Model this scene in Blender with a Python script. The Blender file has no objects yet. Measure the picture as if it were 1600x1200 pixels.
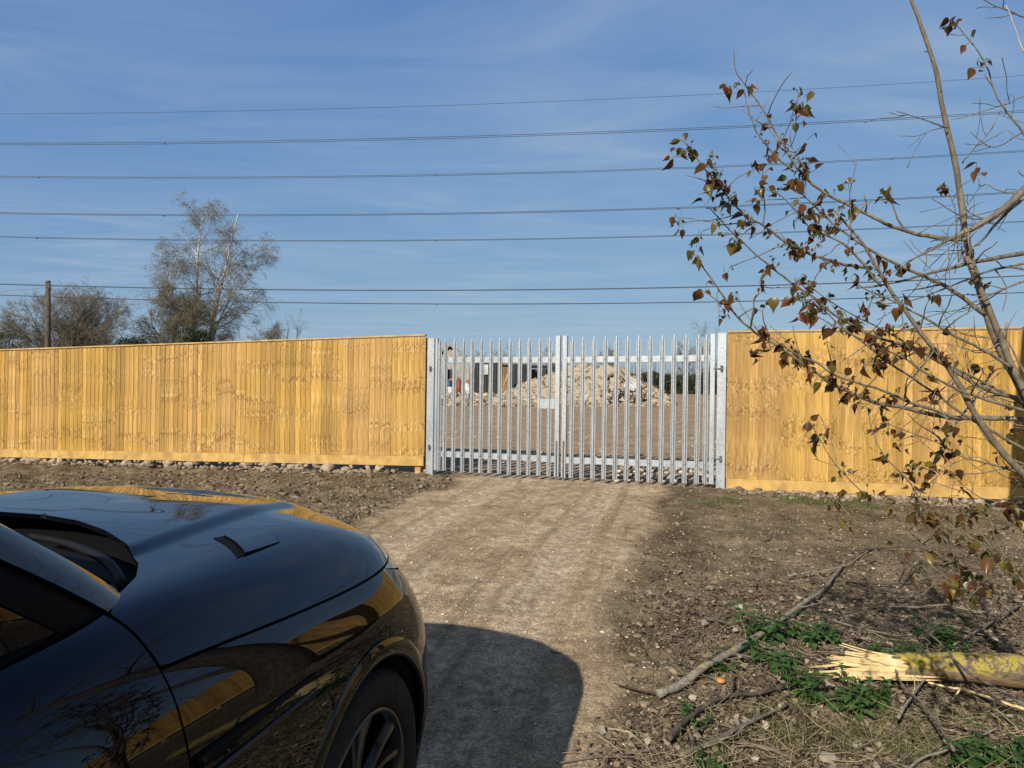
import bpy, math, numpy as np
from mathutils import Vector, Matrix
rng = np.random.default_rng(7)
sc = bpy.context.scene
COL = sc.collection
F, EYE = 1150.0, 1.67
ROLL, PIT = math.radians(.8), 3 / 1150.0
R = math.radians

# ------------------------------------------------------------------ camera
cp, sp, cr, sr = math.cos(PIT), math.sin(PIT), math.cos(ROLL), math.sin(ROLL)
FW = np.array([0, cp, sp]); UP0 = np.array([0, -sp, cp]); RT0 = np.array([1., 0, 0])
RT = RT0 * cr + UP0 * sr; UP = UP0 * cr - RT0 * sr
cam = bpy.data.cameras.new('camera'); co = bpy.data.objects.new('camera', cam); COL.objects.link(co)
m = Matrix(((RT[0], UP[0], -FW[0], 0), (RT[1], UP[1], -FW[1], 0), (RT[2], UP[2], -FW[2], EYE), (0, 0, 0, 1)))
co.matrix_world = m
cam.sensor_width = 36; cam.lens = 36 * F / 1600; cam.clip_end = 3000; cam.clip_start = .05
sc.camera = co

def at(px, py, D):
    """point of the place that stands D metres ahead and shows at photo pixel (px, py)"""
    d = FW * F + RT * (px - 800) - UP * (py - 600)
    return np.array([0, 0, EYE]) + d * (D / d[1])

def proj(p):
    q = np.asarray(p, float) - [0, 0, EYE]
    d = q @ FW
    return np.stack([800 + (q @ RT) / d * F, 600 - (q @ UP) / d * F], -1)

# ------------------------------------------------------------------ numpy noise
_perm = np.random.default_rng(3).permutation(512)
_perm = np.concatenate([_perm, _perm, _perm])
_grad = np.random.default_rng(4).normal(size=(512, 2)); _grad /= np.linalg.norm(_grad, axis=1)[:, None]
def perlin(x, y):
    xi = np.floor(x).astype(int); yi = np.floor(y).astype(int); xf = x - xi; yf = y - yi
    u = xf ** 3 * (xf * (xf * 6 - 15) + 10); v = yf ** 3 * (yf * (yf * 6 - 15) + 10)
    def g(ix, iy, dx, dy):
        h = _perm[(_perm[ix & 511] + iy) & 511]; gg = _grad[h]
        return gg[..., 0] * dx + gg[..., 1] * dy
    a = g(xi, yi, xf, yf); b = g(xi + 1, yi, xf - 1, yf); c = g(xi, yi + 1, xf, yf - 1); d = g(xi + 1, yi + 1, xf - 1, yf - 1)
    return (a * (1 - u) + b * u) * (1 - v) + (c * (1 - u) + d * u) * v
def fbm(x, y, f, o=4, bil=False):
    s = 0; a = 1.0
    for k in range(o):
        n = perlin(x * f + 17.3 * k, y * f - 9.1 * k)
        s = s + a * (np.abs(n) if bil else n); f *= 2.03; a *= .5
    return s
def sstep(a, b, x):
    t = np.clip((x - a) / (b - a), 0, 1); return t * t * (3 - 2 * t)

# ------------------------------------------------------------------ mesh helpers
LOC = {}
def mk(name, V, Fc, mat, parent=None, smooth=False, attrs=None, uv=None, mi=None):
    V = np.asarray(V, float)
    if parent is not None:
        V = V - LOC[parent.name]
    me = bpy.data.meshes.new(name)
    if isinstance(Fc, np.ndarray):
        n = len(V); k = Fc.shape[1]; nf = len(Fc)
        me.vertices.add(n); me.vertices.foreach_set('co', V.astype(np.float32).ravel())
        me.loops.add(nf * k); me.loops.foreach_set('vertex_index', Fc.astype(np.int32).ravel())
        me.polygons.add(nf); me.polygons.foreach_set('loop_start', np.arange(0, nf * k, k, dtype=np.int32))
        me.update(calc_edges=True)
    else:
        me.from_pydata([tuple(v) for v in V], [], [tuple(int(i) for i in f) for f in Fc]); me.update()
    for m_ in (mat if isinstance(mat, (list, tuple)) else [mat]):
        me.materials.append(m_)
    if mi is not None:
        me.polygons.foreach_set('material_index', np.asarray(mi, np.int32))
    if smooth:
        me.polygons.foreach_set('use_smooth', np.ones(len(me.polygons), bool))
    for k, d in (attrs or {}).items():
        d = np.asarray(d, np.float32)
        if d.ndim == 2:
            a = me.color_attributes.new(k, 'FLOAT_COLOR', 'POINT')
            a.data.foreach_set('color', np.concatenate([d, np.ones((len(d), 1), np.float32)], 1).ravel())
        else:
            a = me.attributes.new(k, 'FLOAT', 'POINT'); a.data.foreach_set('value', d)
    if uv is not None:
        li = np.empty(len(me.loops), np.int32); me.loops.foreach_get('vertex_index', li)
        l = me.uv_layers.new(name='UVMap'); l.data.foreach_set('uv', np.asarray(uv, np.float32)[li].ravel())
    o = bpy.data.objects.new(name, me); COL.objects.link(o)
    if parent is not None:
        o.parent = parent; LOC[o.name] = LOC[parent.name]
    else:
        LOC[o.name] = np.zeros(3)
    return o
def tag(o, label=None, cat=None, group=None, kind=None):
    if label: o['label'] = label
    if cat: o['category'] = cat
    if group: o['group'] = group
    if kind: o['kind'] = kind
    return o
def thing(name, loc, label, cat, group=None):
    o = bpy.data.objects.new(name, None); COL.objects.link(o); o.location = loc; o.empty_display_size = .2
    LOC[o.name] = np.array(loc, float)
    return tag(o, label, cat, group)
def rebase(o, loc):
    """give a one-mesh thing an origin at its base"""
    loc = np.array(loc, float); o.data.transform(Matrix.Translation(-loc)); o.location = loc; LOC[o.name] = loc
    return o
def dup(root, loc, rz, sc_=1, label=None):
    c = root.copy(); COL.objects.link(c); c.location = loc; c.rotation_euler = (0, 0, rz); c.scale = (sc_,) * 3
    if label: c['label'] = label
    for ch in root.children:
        d = ch.copy(); COL.objects.link(d); d.parent = c
        for g in ch.children:
            e = g.copy(); COL.objects.link(e); e.parent = d
    return c

class MB:
    """collects pieces into one mesh"""
    def __init__(s): s.V = []; s.F = []; s.n = 0; s.A = {}; s.U = []
    def add(s, V, Fc, **at_):
        V = np.asarray(V, float); s.V.append(V)
        for f in Fc: s.F.append([int(i) + s.n for i in f])
        for k, v in at_.items():
            if k == 'uv': s.U.append(np.asarray(v, float)); continue
            v = np.asarray(v, float)
            s.A.setdefault(k, []).append(np.tile(v, (len(V), 1)) if v.ndim == 1 else (np.full(len(V), float(v)) if v.ndim == 0 else v))
        s.n += len(V); return s
    def box(s, c, h, ax=None, bev=0, **k):
        """centre c, half sizes h, axes rows ax"""
        ax = np.eye(3) if ax is None else np.asarray(ax, float)
        h = np.asarray(h, float); b = min(bev, min(h) * .9)
        if b <= 0:
            g = np.array([[x, y, z] for x in (-1, 1) for y in (-1, 1) for z in (-1, 1)], float) * h
            f = [(0, 1, 3, 2), (4, 6, 7, 5), (0, 4, 5, 1), (2, 3, 7, 6), (0, 2, 6, 4), (1, 5, 7, 3)]
        else:
            g = []; idx = {}
            for x in (-1, 1):
                for y in (-1, 1):
                    for z in (-1, 1):
                        for a in range(3):
                            p = np.array([x, y, z]) * (h - b); p[a] += (x, y, z)[a] * b
                            idx[(x, y, z, a)] = len(g); g.append(p)
            g = np.array(g); f = []; I = idx
            for a in range(3):
                b1, c1 = [(1, 2), (2, 0), (0, 1)][a]
                for sg in (-1, 1):
                    q = []
                    for u, v in ((-1, -1), (1, -1), (1, 1), (-1, 1)):
                        k3 = [0, 0, 0]; k3[a] = sg; k3[b1] = u; k3[c1] = v; q.append(I[(*k3, a)])
                    f.append(q if sg > 0 else q[::-1])
                for u in (-1, 1):
                    for v in (-1, 1):
                        q = []
                        for w, aa in ((-1, b1), (1, b1), (1, c1), (-1, c1)):
                            k3 = [0, 0, 0]; k3[a] = w; k3[b1] = u; k3[c1] = v; q.append(I[(*k3, aa)])
                        f.append(q if u * v > 0 else q[::-1])
            for x in (-1, 1):
                for y in (-1, 1):
                    for z in (-1, 1):
                        q = [I[(x, y, z, a)] for a in range(3)]
                        f.append(q if x * y * z > 0 else q[::-1])
        return s.add(np.asarray(c, float) + g @ ax, f, **k)
    def tube(s, P, r, n=8, cap=True, **k):
        V, Fc = tube(P, r, n, cap); return s.add(V, Fc, **k)
    def build(s, name, mat, parent=None, smooth=False):
        return mk(name, np.concatenate(s.V), s.F, mat, parent, smooth,
                  {k: np.concatenate(v) for k, v in s.A.items()}, np.concatenate(s.U) if s.U else None)

def frames(P):
    T = np.gradient(P, axis=-2); T /= np.linalg.norm(T, axis=-1, keepdims=True) + 1e-12
    ref = np.where(np.abs(T[..., :1, 2:3]) > .8, np.array([1., .2, 0]), np.array([.1, 0, 1.]))
    A = np.cross(T, ref); A /= np.linalg.norm(A, axis=-1, keepdims=True) + 1e-12
    return T, A, np.cross(T, A)
def tube(P, r, n=8, cap=True):
    P = np.asarray(P, float); r = np.broadcast_to(np.asarray(r, float), (len(P),))
    T, A, B = frames(P); a = np.linspace(0, 2 * np.pi, n, endpoint=False)
    V = P[:, None] + r[:, None, None] * (A[:, None] * np.cos(a)[None, :, None] + B[:, None] * np.sin(a)[None, :, None])
    Fc = [(i * n + j, i * n + (j + 1) % n, (i + 1) * n + (j + 1) % n, (i + 1) * n + j) for i in range(len(P) - 1) for j in range(n)]
    if cap: Fc += [tuple(range(n))[::-1], tuple((len(P) - 1) * n + j for j in range(n))]
    return V.reshape(-1, 3), Fc
def tubes(P, r, n=3):
    """many polylines of equal length at once: P (M,N,3), r (M,N) -> verts, quads"""
    M, N = P.shape[:2]; T, A, B = frames(P); a = np.linspace(0, 2 * np.pi, n, endpoint=False)
    V = P[:, :, None] + r[:, :, None, None] * (A[:, :, None] * np.cos(a)[:, None] + B[:, :, None] * np.sin(a)[:, None])
    i, j = np.meshgrid(np.arange(N - 1), np.arange(n), indexing='ij')
    q = np.stack([i * n + j, i * n + (j + 1) % n, (i + 1) * n + (j + 1) % n, (i + 1) * n + j], -1).reshape(-1, 4)
    return V.reshape(-1, 3), (np.arange(M)[:, None, None] * N * n + q).reshape(-1, 4)
def joinq(parts):
    Vs, Fs, n = [], [], 0
    for V, Fq in parts:
        Vs.append(V); Fs.append(Fq + n); n += len(V)
    return np.concatenate(Vs), np.concatenate(Fs)
def smoothline(P, n):
    """Catmull-Rom resample"""
    P = np.asarray(P, float); Q = np.concatenate([[2 * P[0] - P[1]], P, [2 * P[-1] - P[-2]]])
    d = np.r_[0, np.cumsum(np.linalg.norm(np.diff(P, axis=0), axis=1))]; t = np.linspace(0, d[-1], n)
    i = np.clip(np.searchsorted(d, t) - 1, 0, len(P) - 2); u = ((t - d[i]) / (d[i + 1] - d[i] + 1e-9))[:, None]
    a, b, c, e = Q[i], Q[i + 1], Q[i + 2], Q[i + 3]
    return .5 * (2 * b + (c - a) * u + (2 * a - 5 * b + 4 * c - e) * u * u + (3 * b - a - 3 * c + e) * u ** 3)
def unit(v): return v / (np.linalg.norm(v, axis=-1, keepdims=True) + 1e-12)

# ------------------------------------------------------------------ node helpers
class N:
    def __init__(s, name):
        s.m = bpy.data.materials.new(name); s.m.use_nodes = True; s.t = s.m.node_tree
        s.t.nodes.clear(); s.out = s.t.nodes.new('ShaderNodeOutputMaterial')
    def put(s, nd, key, v):
        i = nd.inputs[key]
        if isinstance(v, bpy.types.NodeSocket): s.t.links.new(v, i)
        elif i.type == 'RGBA' and len(v) == 3: i.default_value = (*v, 1)
        else: i.default_value = v
    def n(s, ty, ins=None, **pr):
        nd = s.t.nodes.new('ShaderNode' + ty)
        for k, v in pr.items(): setattr(nd, k, v)
        for k, v in (ins or {}).items(): s.put(nd, k, v)
        return nd
    def math(s, op, a, b=0.0, c=0.0, clamp=False):
        nd = s.n('Math', {0: a, 1: b, 2: c}, operation=op, use_clamp=clamp); return nd.outputs[0]
    def mix(s, f, a, b, mode='MIX'):
        nd = s.n('MixRGB', {0: f, 1: a, 2: b}, blend_type=mode); return nd.outputs[0]
    def step(s, x, lo, hi, a=0.0, b=1.0):
        nd = s.n('MapRange', {'Value': x, 'From Min': lo, 'From Max': hi, 'To Min': a, 'To Max': b}, interpolation_type='SMOOTHSTEP'); return nd.outputs[0]
    def noise(s, vec, scale, det=4, rough=.55, dist=0, col=False):
        nd = s.n('TexNoise', {'Vector': vec, 'Scale': scale, 'Detail': det, 'Roughness': rough, 'Distortion': dist})
        return nd.outputs['Color' if col else 'Fac']
    def ramp(s, f, stops):
        nd = s.n('ValToRGB', {0: f}); e = nd.color_ramp.elements
        while len(e) < len(stops): e.new(.5)
        for x, (p, c) in zip(e, stops): x.position = p; x.color = (*c, 1)
        return nd.outputs[0]
    def pos(s): return s.n('NewGeometry').outputs['Position']
    def obj(s): return s.n('TexCoord').outputs['Object']
    def attr(s, name, out='Fac'): return s.n('Attribute', attribute_name=name).outputs[out]
    def rand(s): return s.n('ObjectInfo').outputs['Random']
    def scale(s, v, k): return s.n('VectorMath', {0: v, 1: k}, operation='MULTIPLY').outputs[0]
    def bump(s, h, st=.5, d=.01):
        return s.n('Bump', {'Height': h, 'Strength': st, 'Distance': d}).outputs[0]
    def bsdf(s, col, rough=.6, metal=0, nrm=None, **kw):
        ins = {'Base Color': col, 'Roughness': rough, 'Metallic': metal}
        if nrm is not None: ins['Normal'] = nrm
        for k, v in kw.items(): ins[k.replace('_', ' ')] = v
        b = s.n('BsdfPrincipled', ins); s.t.links.new(b.outputs[0], s.out.inputs[0]); return b
def simple(name, col, rough=.6, metal=0, var=.25, sc_=6., bump=0., bd=.004, **kw):
    g = N(name); v = g.obj(); f = g.noise(v, sc_, 6, .6)
    c = g.mix(g.step(f, .3, .7), tuple(x * (1 - var) for x in col), tuple(min(1, x * (1 + var)) for x in col))
    g.bsdf(c, rough, metal, g.bump(g.noise(v, sc_ * 4, 5), bump, bd) if bump else None, **kw)
    return g.m
def vcol(name, rough=.7, trans=0., var=.0, spec=.3, **kw):
    """colour carried by each piece"""
    g = N(name); c = g.attr('Col', 'Color')
    b = g.bsdf(c, rough, 0, None, Specular_IOR_Level=spec, **kw)
    if trans:
        t = g.n('BsdfTranslucent', {'Color': c}); mx = g.n('MixShader', {0: trans, 1: b.outputs[0], 2: t.outputs[0]})
        g.t.links.new(mx.outputs[0], g.out.inputs[0])
    return g.m

# ------------------------------------------------------------------ light
SAZ, SEL = R(28.5), R(29.3)                   # the light travels towards azimuth 28.5 deg right of ahead
SD = np.array([math.sin(SAZ) * math.cos(SEL), math.cos(SAZ) * math.cos(SEL), -math.sin(SEL)])
L = bpy.data.lights.new('sun', 'SUN'); L.energy = 4.4; L.angle = R(.53); L.color = (1, .93, .82)
lo = bpy.data.objects.new('sun', L); COL.objects.link(lo)
lo.rotation_euler = Vector(SD).to_track_quat('-Z', 'Y').to_euler(); lo.location = (-6, -12, 9)
w = bpy.data.worlds.new('World'); sc.world = w; w.use_nodes = True
nt = w.node_tree; nt.nodes.clear()
wo = nt.nodes.new('ShaderNodeOutputWorld'); bg = nt.nodes.new('ShaderNodeBackground')
sky = nt.nodes.new('ShaderNodeTexSky'); sky.sky_type = 'NISHITA'; sky.sun_disc = False
sky.sun_elevation = SEL; sky.sun_rotation = SAZ + math.pi; sky.air_density = 1.0; sky.dust_density = .6; sky.ozone_density = 2.2; sky.altitude = 0
tc = nt.nodes.new('ShaderNodeTexCoord')
def wn(ty, ins, **pr):
    nd = nt.nodes.new('ShaderNode' + ty)
    for k, v in pr.items(): setattr(nd, k, v)
    for k, v in ins.items():
        if isinstance(v, bpy.types.NodeSocket): nt.links.new(v, nd.inputs[k])
        else: nd.inputs[k].default_value = v
    return nd
# thin high cirrus, laid out on a flat layer far above
sep = wn('SeparateXYZ', {0: tc.outputs['Generated']})
zz = wn('Math', {0: sep.outputs[2], 1: .06}, operation='MAXIMUM')
dv = wn('VectorMath', {0: tc.outputs['Generated'], 1: (1, 1, 0)}, operation='MULTIPLY')
cz = wn('CombineXYZ', {0: zz.outputs[0], 1: zz.outputs[0], 2: 1.})
cl = wn('VectorMath', {0: dv.outputs[0], 1: cz.outputs[0]}, operation='DIVIDE')
mp = wn('Mapping', {'Vector': cl.outputs[0], 'Rotation': (0, 0, R(28)), 'Scale': (.5, 1.1, 1)})
n1 = wn('TexNoise', {'Vector': mp.outputs[0], 'Scale': 1.3, 'Detail': 9., 'Roughness': .62, 'Distortion': .9})
n2 = wn('TexNoise', {'Vector': cl.outputs[0], 'Scale': .45, 'Detail': 3.})
a1 = wn('MapRange', {'Value': n1.outputs[0], 'From Min': .38, 'From Max': .78, 'To Min': 0., 'To Max': 1.})
a2 = wn('MapRange', {'Value': n2.outputs[0], 'From Min': .38, 'From Max': .62, 'To Min': .25, 'To Max': 1.})
ml = wn('Math', {0: a1.outputs[0], 1: a2.outputs[0]}, operation='MULTIPLY')
ml2 = wn('Math', {0: ml.outputs[0], 1: .62}, operation='MULTIPLY')
# the phone's exposure flattens the sky from zenith to horizon
sp_ = wn('SeparateColor', {0: sky.outputs[0]}); ch_ = []
for k_, (pw, gn) in enumerate([(.61, .392), (.48, .477), (.22, .570)]):
    a_ = wn('Math', {0: sp_.outputs[k_], 1: .1}, operation='MULTIPLY'); b_ = wn('Math', {0: a_.outputs[0], 1: pw}, operation='POWER')
    ch_.append(wn('Math', {0: b_.outputs[0], 1: gn * 8.8}, operation='MULTIPLY').outputs[0])
cc_ = wn('CombineColor', {0: ch_[0], 1: ch_[1], 2: ch_[2]})
mxw = wn('MixRGB', {0: ml2.outputs[0], 1: cc_.outputs[0], 2: (3.6, 4.3, 5.2, 1)})
zf_ = wn('MapRange', {'Value': sep.outputs[2], 'From Min': .45, 'From Max': .85, 'To Min': 1., 'To Max': .5})      # the zenith is deeper than the low sky
zm_ = wn('MixRGB', {0: 1., 1: mxw.outputs[0], 2: zf_.outputs[0]}, blend_type='MULTIPLY')
bk_ = wn('MapRange', {'Value': sep.outputs[1], 'From Min': .15, 'From Max': -.5, 'To Min': 0., 'To Max': 1.})      # the sunward sky behind is whiter
zb_ = wn('MixRGB', {0: bk_.outputs[0], 1: zm_.outputs[0], 2: (1., .86, .66, 1)}, blend_type='MULTIPLY')
nt.links.new(zb_.outputs[0], bg.inputs[0]); bg.inputs[1].default_value = .10
nt.links.new(bg.outputs[0], wo.inputs[0])
sc.view_settings.view_transform = 'Standard'; sc.view_settings.look = 'None'; sc.view_settings.gamma = 1
sc.view_settings.exposure = .36
sc.cycles.max_bounces = 8; sc.cycles.transparent_max_bounces = 16

# ------------------------------------------------------------------ lie of the land
GL = at(670, 741, 11.8); GR = at(1126, 763, 10.3)
GU = np.array([GR[0] - GL[0], GR[1] - GL[1]]); GW = np.linalg.norm(GU); GU /= GW
GN = np.array([-GU[1], GU[0]])                # away from the viewer
_fa = np.array([-30, -9.25, -4.6, 0, GW, 8.5, 14]); _fz = np.array([-.1, .02, .15, .244, .28, .20, .15])
def land(x, y):
    a = (x - GL[0]) * GU[0] + (y - GL[1]) * GU[1]; d = -((x - GL[0]) * GN[0] + (y - GL[1]) * GN[1])
    zf = np.interp(a, _fa, _fz)
    front = np.clip(1 - d / 7.6, 0, 1)
    near = .035 + .05 * np.clip(y - 2.3, -4, 0) + .01 * np.clip(y - 2.3, 0, 3)
    zfr = near * (1 - front) + zf * front
    b = np.clip(-d, 0, None)
    zb = zf * np.exp(-b / 8) + .26 * (1 - np.exp(-b / 8)) + np.interp(b, [0, 29, 44, 70, 400], [0, .77, .88, .96, 1.1])
    return np.where(d > 0, zfr, zb)
def track_edges(y):
    return np.interp(y, [-6, 3.2, 5.3, 6.7, 10.6, 13], [-.6, .39, .80, 1.17, 2.3, 2.6]), np.interp(y, [-6, 4, 8.3, 11.6, 13], [-4, -2.3, -1.5, -.85, -.7])
def zones(x, y):
    d = -((x - GL[0]) * GN[0] + (y - GL[1]) * GN[1]); a = (x - GL[0]) * GU[0] + (y - GL[1]) * GU[1]
    er, el = track_edges(y); wob = fbm(x, y, .9, 4) * .42
    tr = sstep(-.10, .14, er - x + wob * .45) * sstep(-.18, .22, x - el + wob)
    yard = sstep(.15, -.5, d)
    return tr, yard, d, a
def gz(x, y):
    x = np.asarray(x, float); y = np.asarray(y, float)
    tr, yard, d, a = zones(x, y); soft = np.maximum(tr, yard)
    h = land(x, y)
    h = h + fbm(x, y, .55, 3) * .05 * (1 - .6 * soft) * (1 - .9 * np.exp(-(d / .8) ** 2))
    cl = fbm(x, y, 3.1, 4, True) * .085 + fbm(x, y, 9.7, 3, True) * .035
    h = h + (cl - .05) * (1 - soft) * np.where(x < -.5, 1.15, .8)
    h = h + (fbm(x, y, 7., 3) * .012) * soft
    # wheel ruts on the track
    er, el = track_edges(y); c = (er + el) / 2
    for o_ in (-.78, .82):
        h = h - .022 * np.exp(-((x - c - o_) / .16) ** 2) * tr
    return h

# ------------------------------------------------------------------ materials
def ground_mat():
    g = N('bare_earth'); p = g.pos()
    tr = g.attr('track'); yd = g.attr('yard'); lt = g.attr('litter')
    n1 = g.noise(p, 2.2, 8, .62); n2 = g.noise(p, 14, 8, .65); n3 = g.noise(p, 70, 6, .7); n4 = g.noise(p, .7, 4)
    track = g.ramp(n1, [(.36, (.33, .235, .140)), (.5, (.46, .340, .210)), (.64, (.60, .465, .310))])
    track = g.mix(g.step(g.noise(p, 4.5, 7, .7), .52, .64, 0, .6), track, (.27, .195, .120))
    ln = g.n('CombineXYZ', {0: g.math('MULTIPLY', g.attr('lane'), 5.), 1: g.math('MULTIPLY', g.n('SeparateXYZ', {0: p}).outputs[1], .22), 2: 0.}).outputs[0]
    l1 = g.noise(ln, 1.3, 5, .6); l2 = g.noise(ln, 4.5, 4, .6)
    track = g.mix(g.step(l1, .50, .64, 0, .6), track, (.26, .19, .12))
    wb = g.math('ABSOLUTE', g.math('SUBTRACT', g.math('ABSOLUTE', g.math('ADD', g.attr('lane'), g.math('MULTIPLY', g.math('SUBTRACT', n4, .5), .35))), .80))
    track = g.mix(g.math('MULTIPLY', g.step(wb, .26, .10), g.step(n2, .35, .6, .15, .5)), track, (.62, .49, .345)); track = g.mix(g.math('MULTIPLY', g.step(g.math('ABSOLUTE', g.math('SUBTRACT', wb, .27)), .07, .02), g.step(n1, .42, .6, 0, .5)), track, (.24, .175, .11))
    track = g.mix(g.step(l2, .54, .68, 0, .4), track, (.62, .49, .34))
    verge = g.ramp(n1, [(.34, (.095, .070, .041)), (.5, (.19, .144, .088)), (.68, (.32, .25, .16))])
    verge = g.mix(g.step(n2, .52, .70, 0, .7), verge, (.075, .052, .036))
    verge = g.mix(g.step(g.noise(p, 25, 5, .7), .62, .72, 0, .5), verge, (.34, .28, .21))
    yard = g.ramp(g.noise(g.scale(p, (.5, 2.2, 1)), 1.6, 8, .65), [(.32, (.27, .185, .110)), (.5, (.38, .270, .170)), (.68, (.50, .375, .25))])
    lit = g.ramp(n2, [(.25, (.07, .05, .034)), (.5, (.15, .11, .077)), (.75, (.25, .195, .145))])
    c = g.mix(tr, verge, track); c = g.mix(lt, c, lit); c = g.mix(yd, c, yard)
    # small chalk and flint chips
    vo = g.n('TexVoronoi', {'Vector': p, 'Scale': 42., 'Randomness': 1.}, feature='F1')
    ch = g.math('MULTIPLY', g.step(vo.outputs['Distance'], .30, .18), g.step(g.n('SeparateColor', {0: vo.outputs['Color']}).outputs[0], .80, .86))
    c = g.mix(g.math('MULTIPLY', ch, .65), c, (.50, .44, .36))
    vo2 = g.n('TexVoronoi', {'Vector': p, 'Scale': 13., 'Randomness': 1.}, feature='F1')
    ch2 = g.math('MULTIPLY', g.step(vo2.outputs['Distance'], .26, .16), g.step(g.n('SeparateColor', {0: vo2.outputs['Color']}).outputs[0], .90, .93))
    c = g.mix(g.math('MULTIPLY', ch2, .55), c, (.46, .40, .32))
    m1 = g.step(n3, .36, .64, .60, 1.30); m2 = g.step(n2, .36, .66, .80, 1.18); m3 = g.step(g.noise(p, 190, 3, .7), .38, .62, .62, 1.36)
    k = g.math('MULTIPLY', g.math('MULTIPLY', m1, m2), m3); c = g.mix(1., c, g.n('CombineColor', {0: k, 1: k, 2: k}).outputs[0], 'MULTIPLY')
    h = g.math('ADD', g.math('MULTIPLY', n2, .6), g.math('MULTIPLY', n3, .4))
    h = g.math('ADD', h, g.math('MULTIPLY', ch, .3))
    g.bsdf(c, .95, 0, g.bump(h, .9, .03), Specular_IOR_Level=.15)
    return g.m
def fence_mat():
    g = N('featheredge_timber'); uv = g.n('UVMap').outputs[0]; s = g.n('SeparateXYZ', {0: uv}); x, z = s.outputs[0], s.outputs[1]
    bid, gid = g.attr('board'), g.attr('plank')
    zz = g.math('ADD', z, g.math('MULTIPLY', g.math('SUBTRACT', bid, .5), .11))
    w = g.math('ADD', g.math('MULTIPLY', zz, 2.1), g.math('MULTIPLY', gid, 57.3))
    vo = g.n('TexVoronoi', {'W': w, 'Scale': 1., 'Randomness': 1.}, voronoi_dimensions='1D')
    dz = g.math('DIVIDE', vo.outputs['Distance'], 2.1)
    x0 = g.math('MULTIPLY', g.math('SUBTRACT', bid, .5), .05)
    dx = g.math('SUBTRACT', x, x0)
    d = g.math('SQRT', g.math('ADD', g.math('MULTIPLY', dz, dz), g.math('MULTIPLY', g.math('MULTIPLY', dx, dx), .8)))
    cv = g.n('CombineXYZ', {0: g.math('ADD', g.math('MULTIPLY', x, 22.), g.math('MULTIPLY', gid, 31.)), 1: g.math('MULTIPLY', zz, 1.5), 2: g.math('MULTIPLY', gid, 9.)}).outputs[0]
    near = g.math('MULTIPLY', g.step(dz, .24, .02), g.step(g.noise(g.n('CombineXYZ', {0: g.math('MULTIPLY', gid, 70.), 1: g.math('MULTIPLY', zz, 2.2), 2: 0.}).outputs[0], 1., 2), .30, .50))
    grain = g.noise(cv, 1.5, 5, .6, 0.6)
    fine = g.noise(g.n('CombineXYZ', {0: g.math('MULTIPLY', x, 160.), 1: g.math('MULTIPLY', z, 3.), 2: bid}).outputs[0], 1., 3)
    bend = g.math('MULTIPLY', g.math('EXPONENT', g.math('MULTIPLY', g.math('MULTIPLY', dz, dz), -420.)), .035)
    flw = g.noise(g.n('CombineXYZ', {0: g.math('ADD', g.math('MULTIPLY', x, 9.), g.math('MULTIPLY', bid, 1.2)), 1: g.math('MULTIPLY', zz, 5.), 2: g.math('MULTIPLY', gid, 91.)}).outputs[0], 2.3, 5, .65, 1.1)
    rings = g.math('SINE', g.math('ADD', g.math('MULTIPLY', g.math('ADD', dx, bend), 170.), g.math('ADD', g.math('MULTIPLY', grain, 9.), g.math('MULTIPLY', flw, 16.))))
    base = g.ramp(grain, [(.3, (.36, .198, .046)), (.5, (.485, .288, .074)), (.7, (.615, .398, .122))])
    base = g.mix(g.math('MULTIPLY', g.step(fine, .42, .68), .42), base, (.29, .155, .040))
    swirl = g.math('MULTIPLY', g.math('MULTIPLY', g.math('MAXIMUM', g.math('MULTIPLY', g.step(rings, .2, .95), .6), g.step(flw, .52, .62)), near), .80)
    base = g.mix(swirl, base, (.195, .092, .024))
    lite = g.math('MULTIPLY', g.math('MULTIPLY', g.step(flw, .48, .38), near), .75)
    base = g.mix(lite, base, (.60, .42, .17))
    # long stain in the lower part of some planks
    st = g.noise(g.n('CombineXYZ', {0: g.math('MULTIPLY', gid, 40.), 1: g.math('MULTIPLY', z, .9), 2: g.math('MULTIPLY', x, 6.)}).outputs[0], 1.3, 4)
    base = g.mix(g.step(st, .5, .72, 0, .55), base, (.27, .160, .052))
    base = g.mix(g.math('MULTIPLY', g.step(d, .019, .009), .55), base, (.15, .07, .022))
    br = g.math('ADD', .70, g.math('MULTIPLY', g.math('FRACT', g.math('MULTIPLY', bid, 7.13)), .46))
    c = g.mix(1., base, g.n('CombineColor', {0: br, 1: br, 2: br}).outputs[0], 'MULTIPLY')
    hs = g.n('HueSaturation', {'Hue': g.math('ADD', .497, g.math('MULTIPLY', gid, .006)), 'Saturation': g.math('ADD', .94, g.math('MULTIPLY', gid, .08)), 'Value': 1.0, 'Color': c}).outputs[0]
    # nail heads on three rails
    g.bsdf(hs, .62, 0, g.bump(g.math('ADD', fine, g.math('MULTIPLY', rings, g.math('MULTIPLY', near, .4))), .35, .004), Specular_IOR_Level=.3)
    return g.m
def galv_mat():
    g = N('galvanised_steel'); v = g.obj()
    vo = g.n('TexVoronoi', {'Vector': v, 'Scale': 55., 'Randomness': 1.})
    k = g.n('SeparateColor', {0: vo.outputs['Color']}).outputs[0]
    st = g.noise(g.scale(v, (7, 7, 1.2)), 1.5, 6, .65)
    c = g.ramp(g.math('ADD', g.math('MULTIPLY', k, .35), g.math('MULTIPLY', st, .65)), [(.2, (.28, .31, .335)), (.5, (.38, .41, .44)), (.8, (.49, .52, .55))])
    g.bsdf(c, g.math('ADD', .32, g.math('MULTIPLY', st, .25)), .45, g.bump(st, .12, .003))
    return g.m
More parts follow.
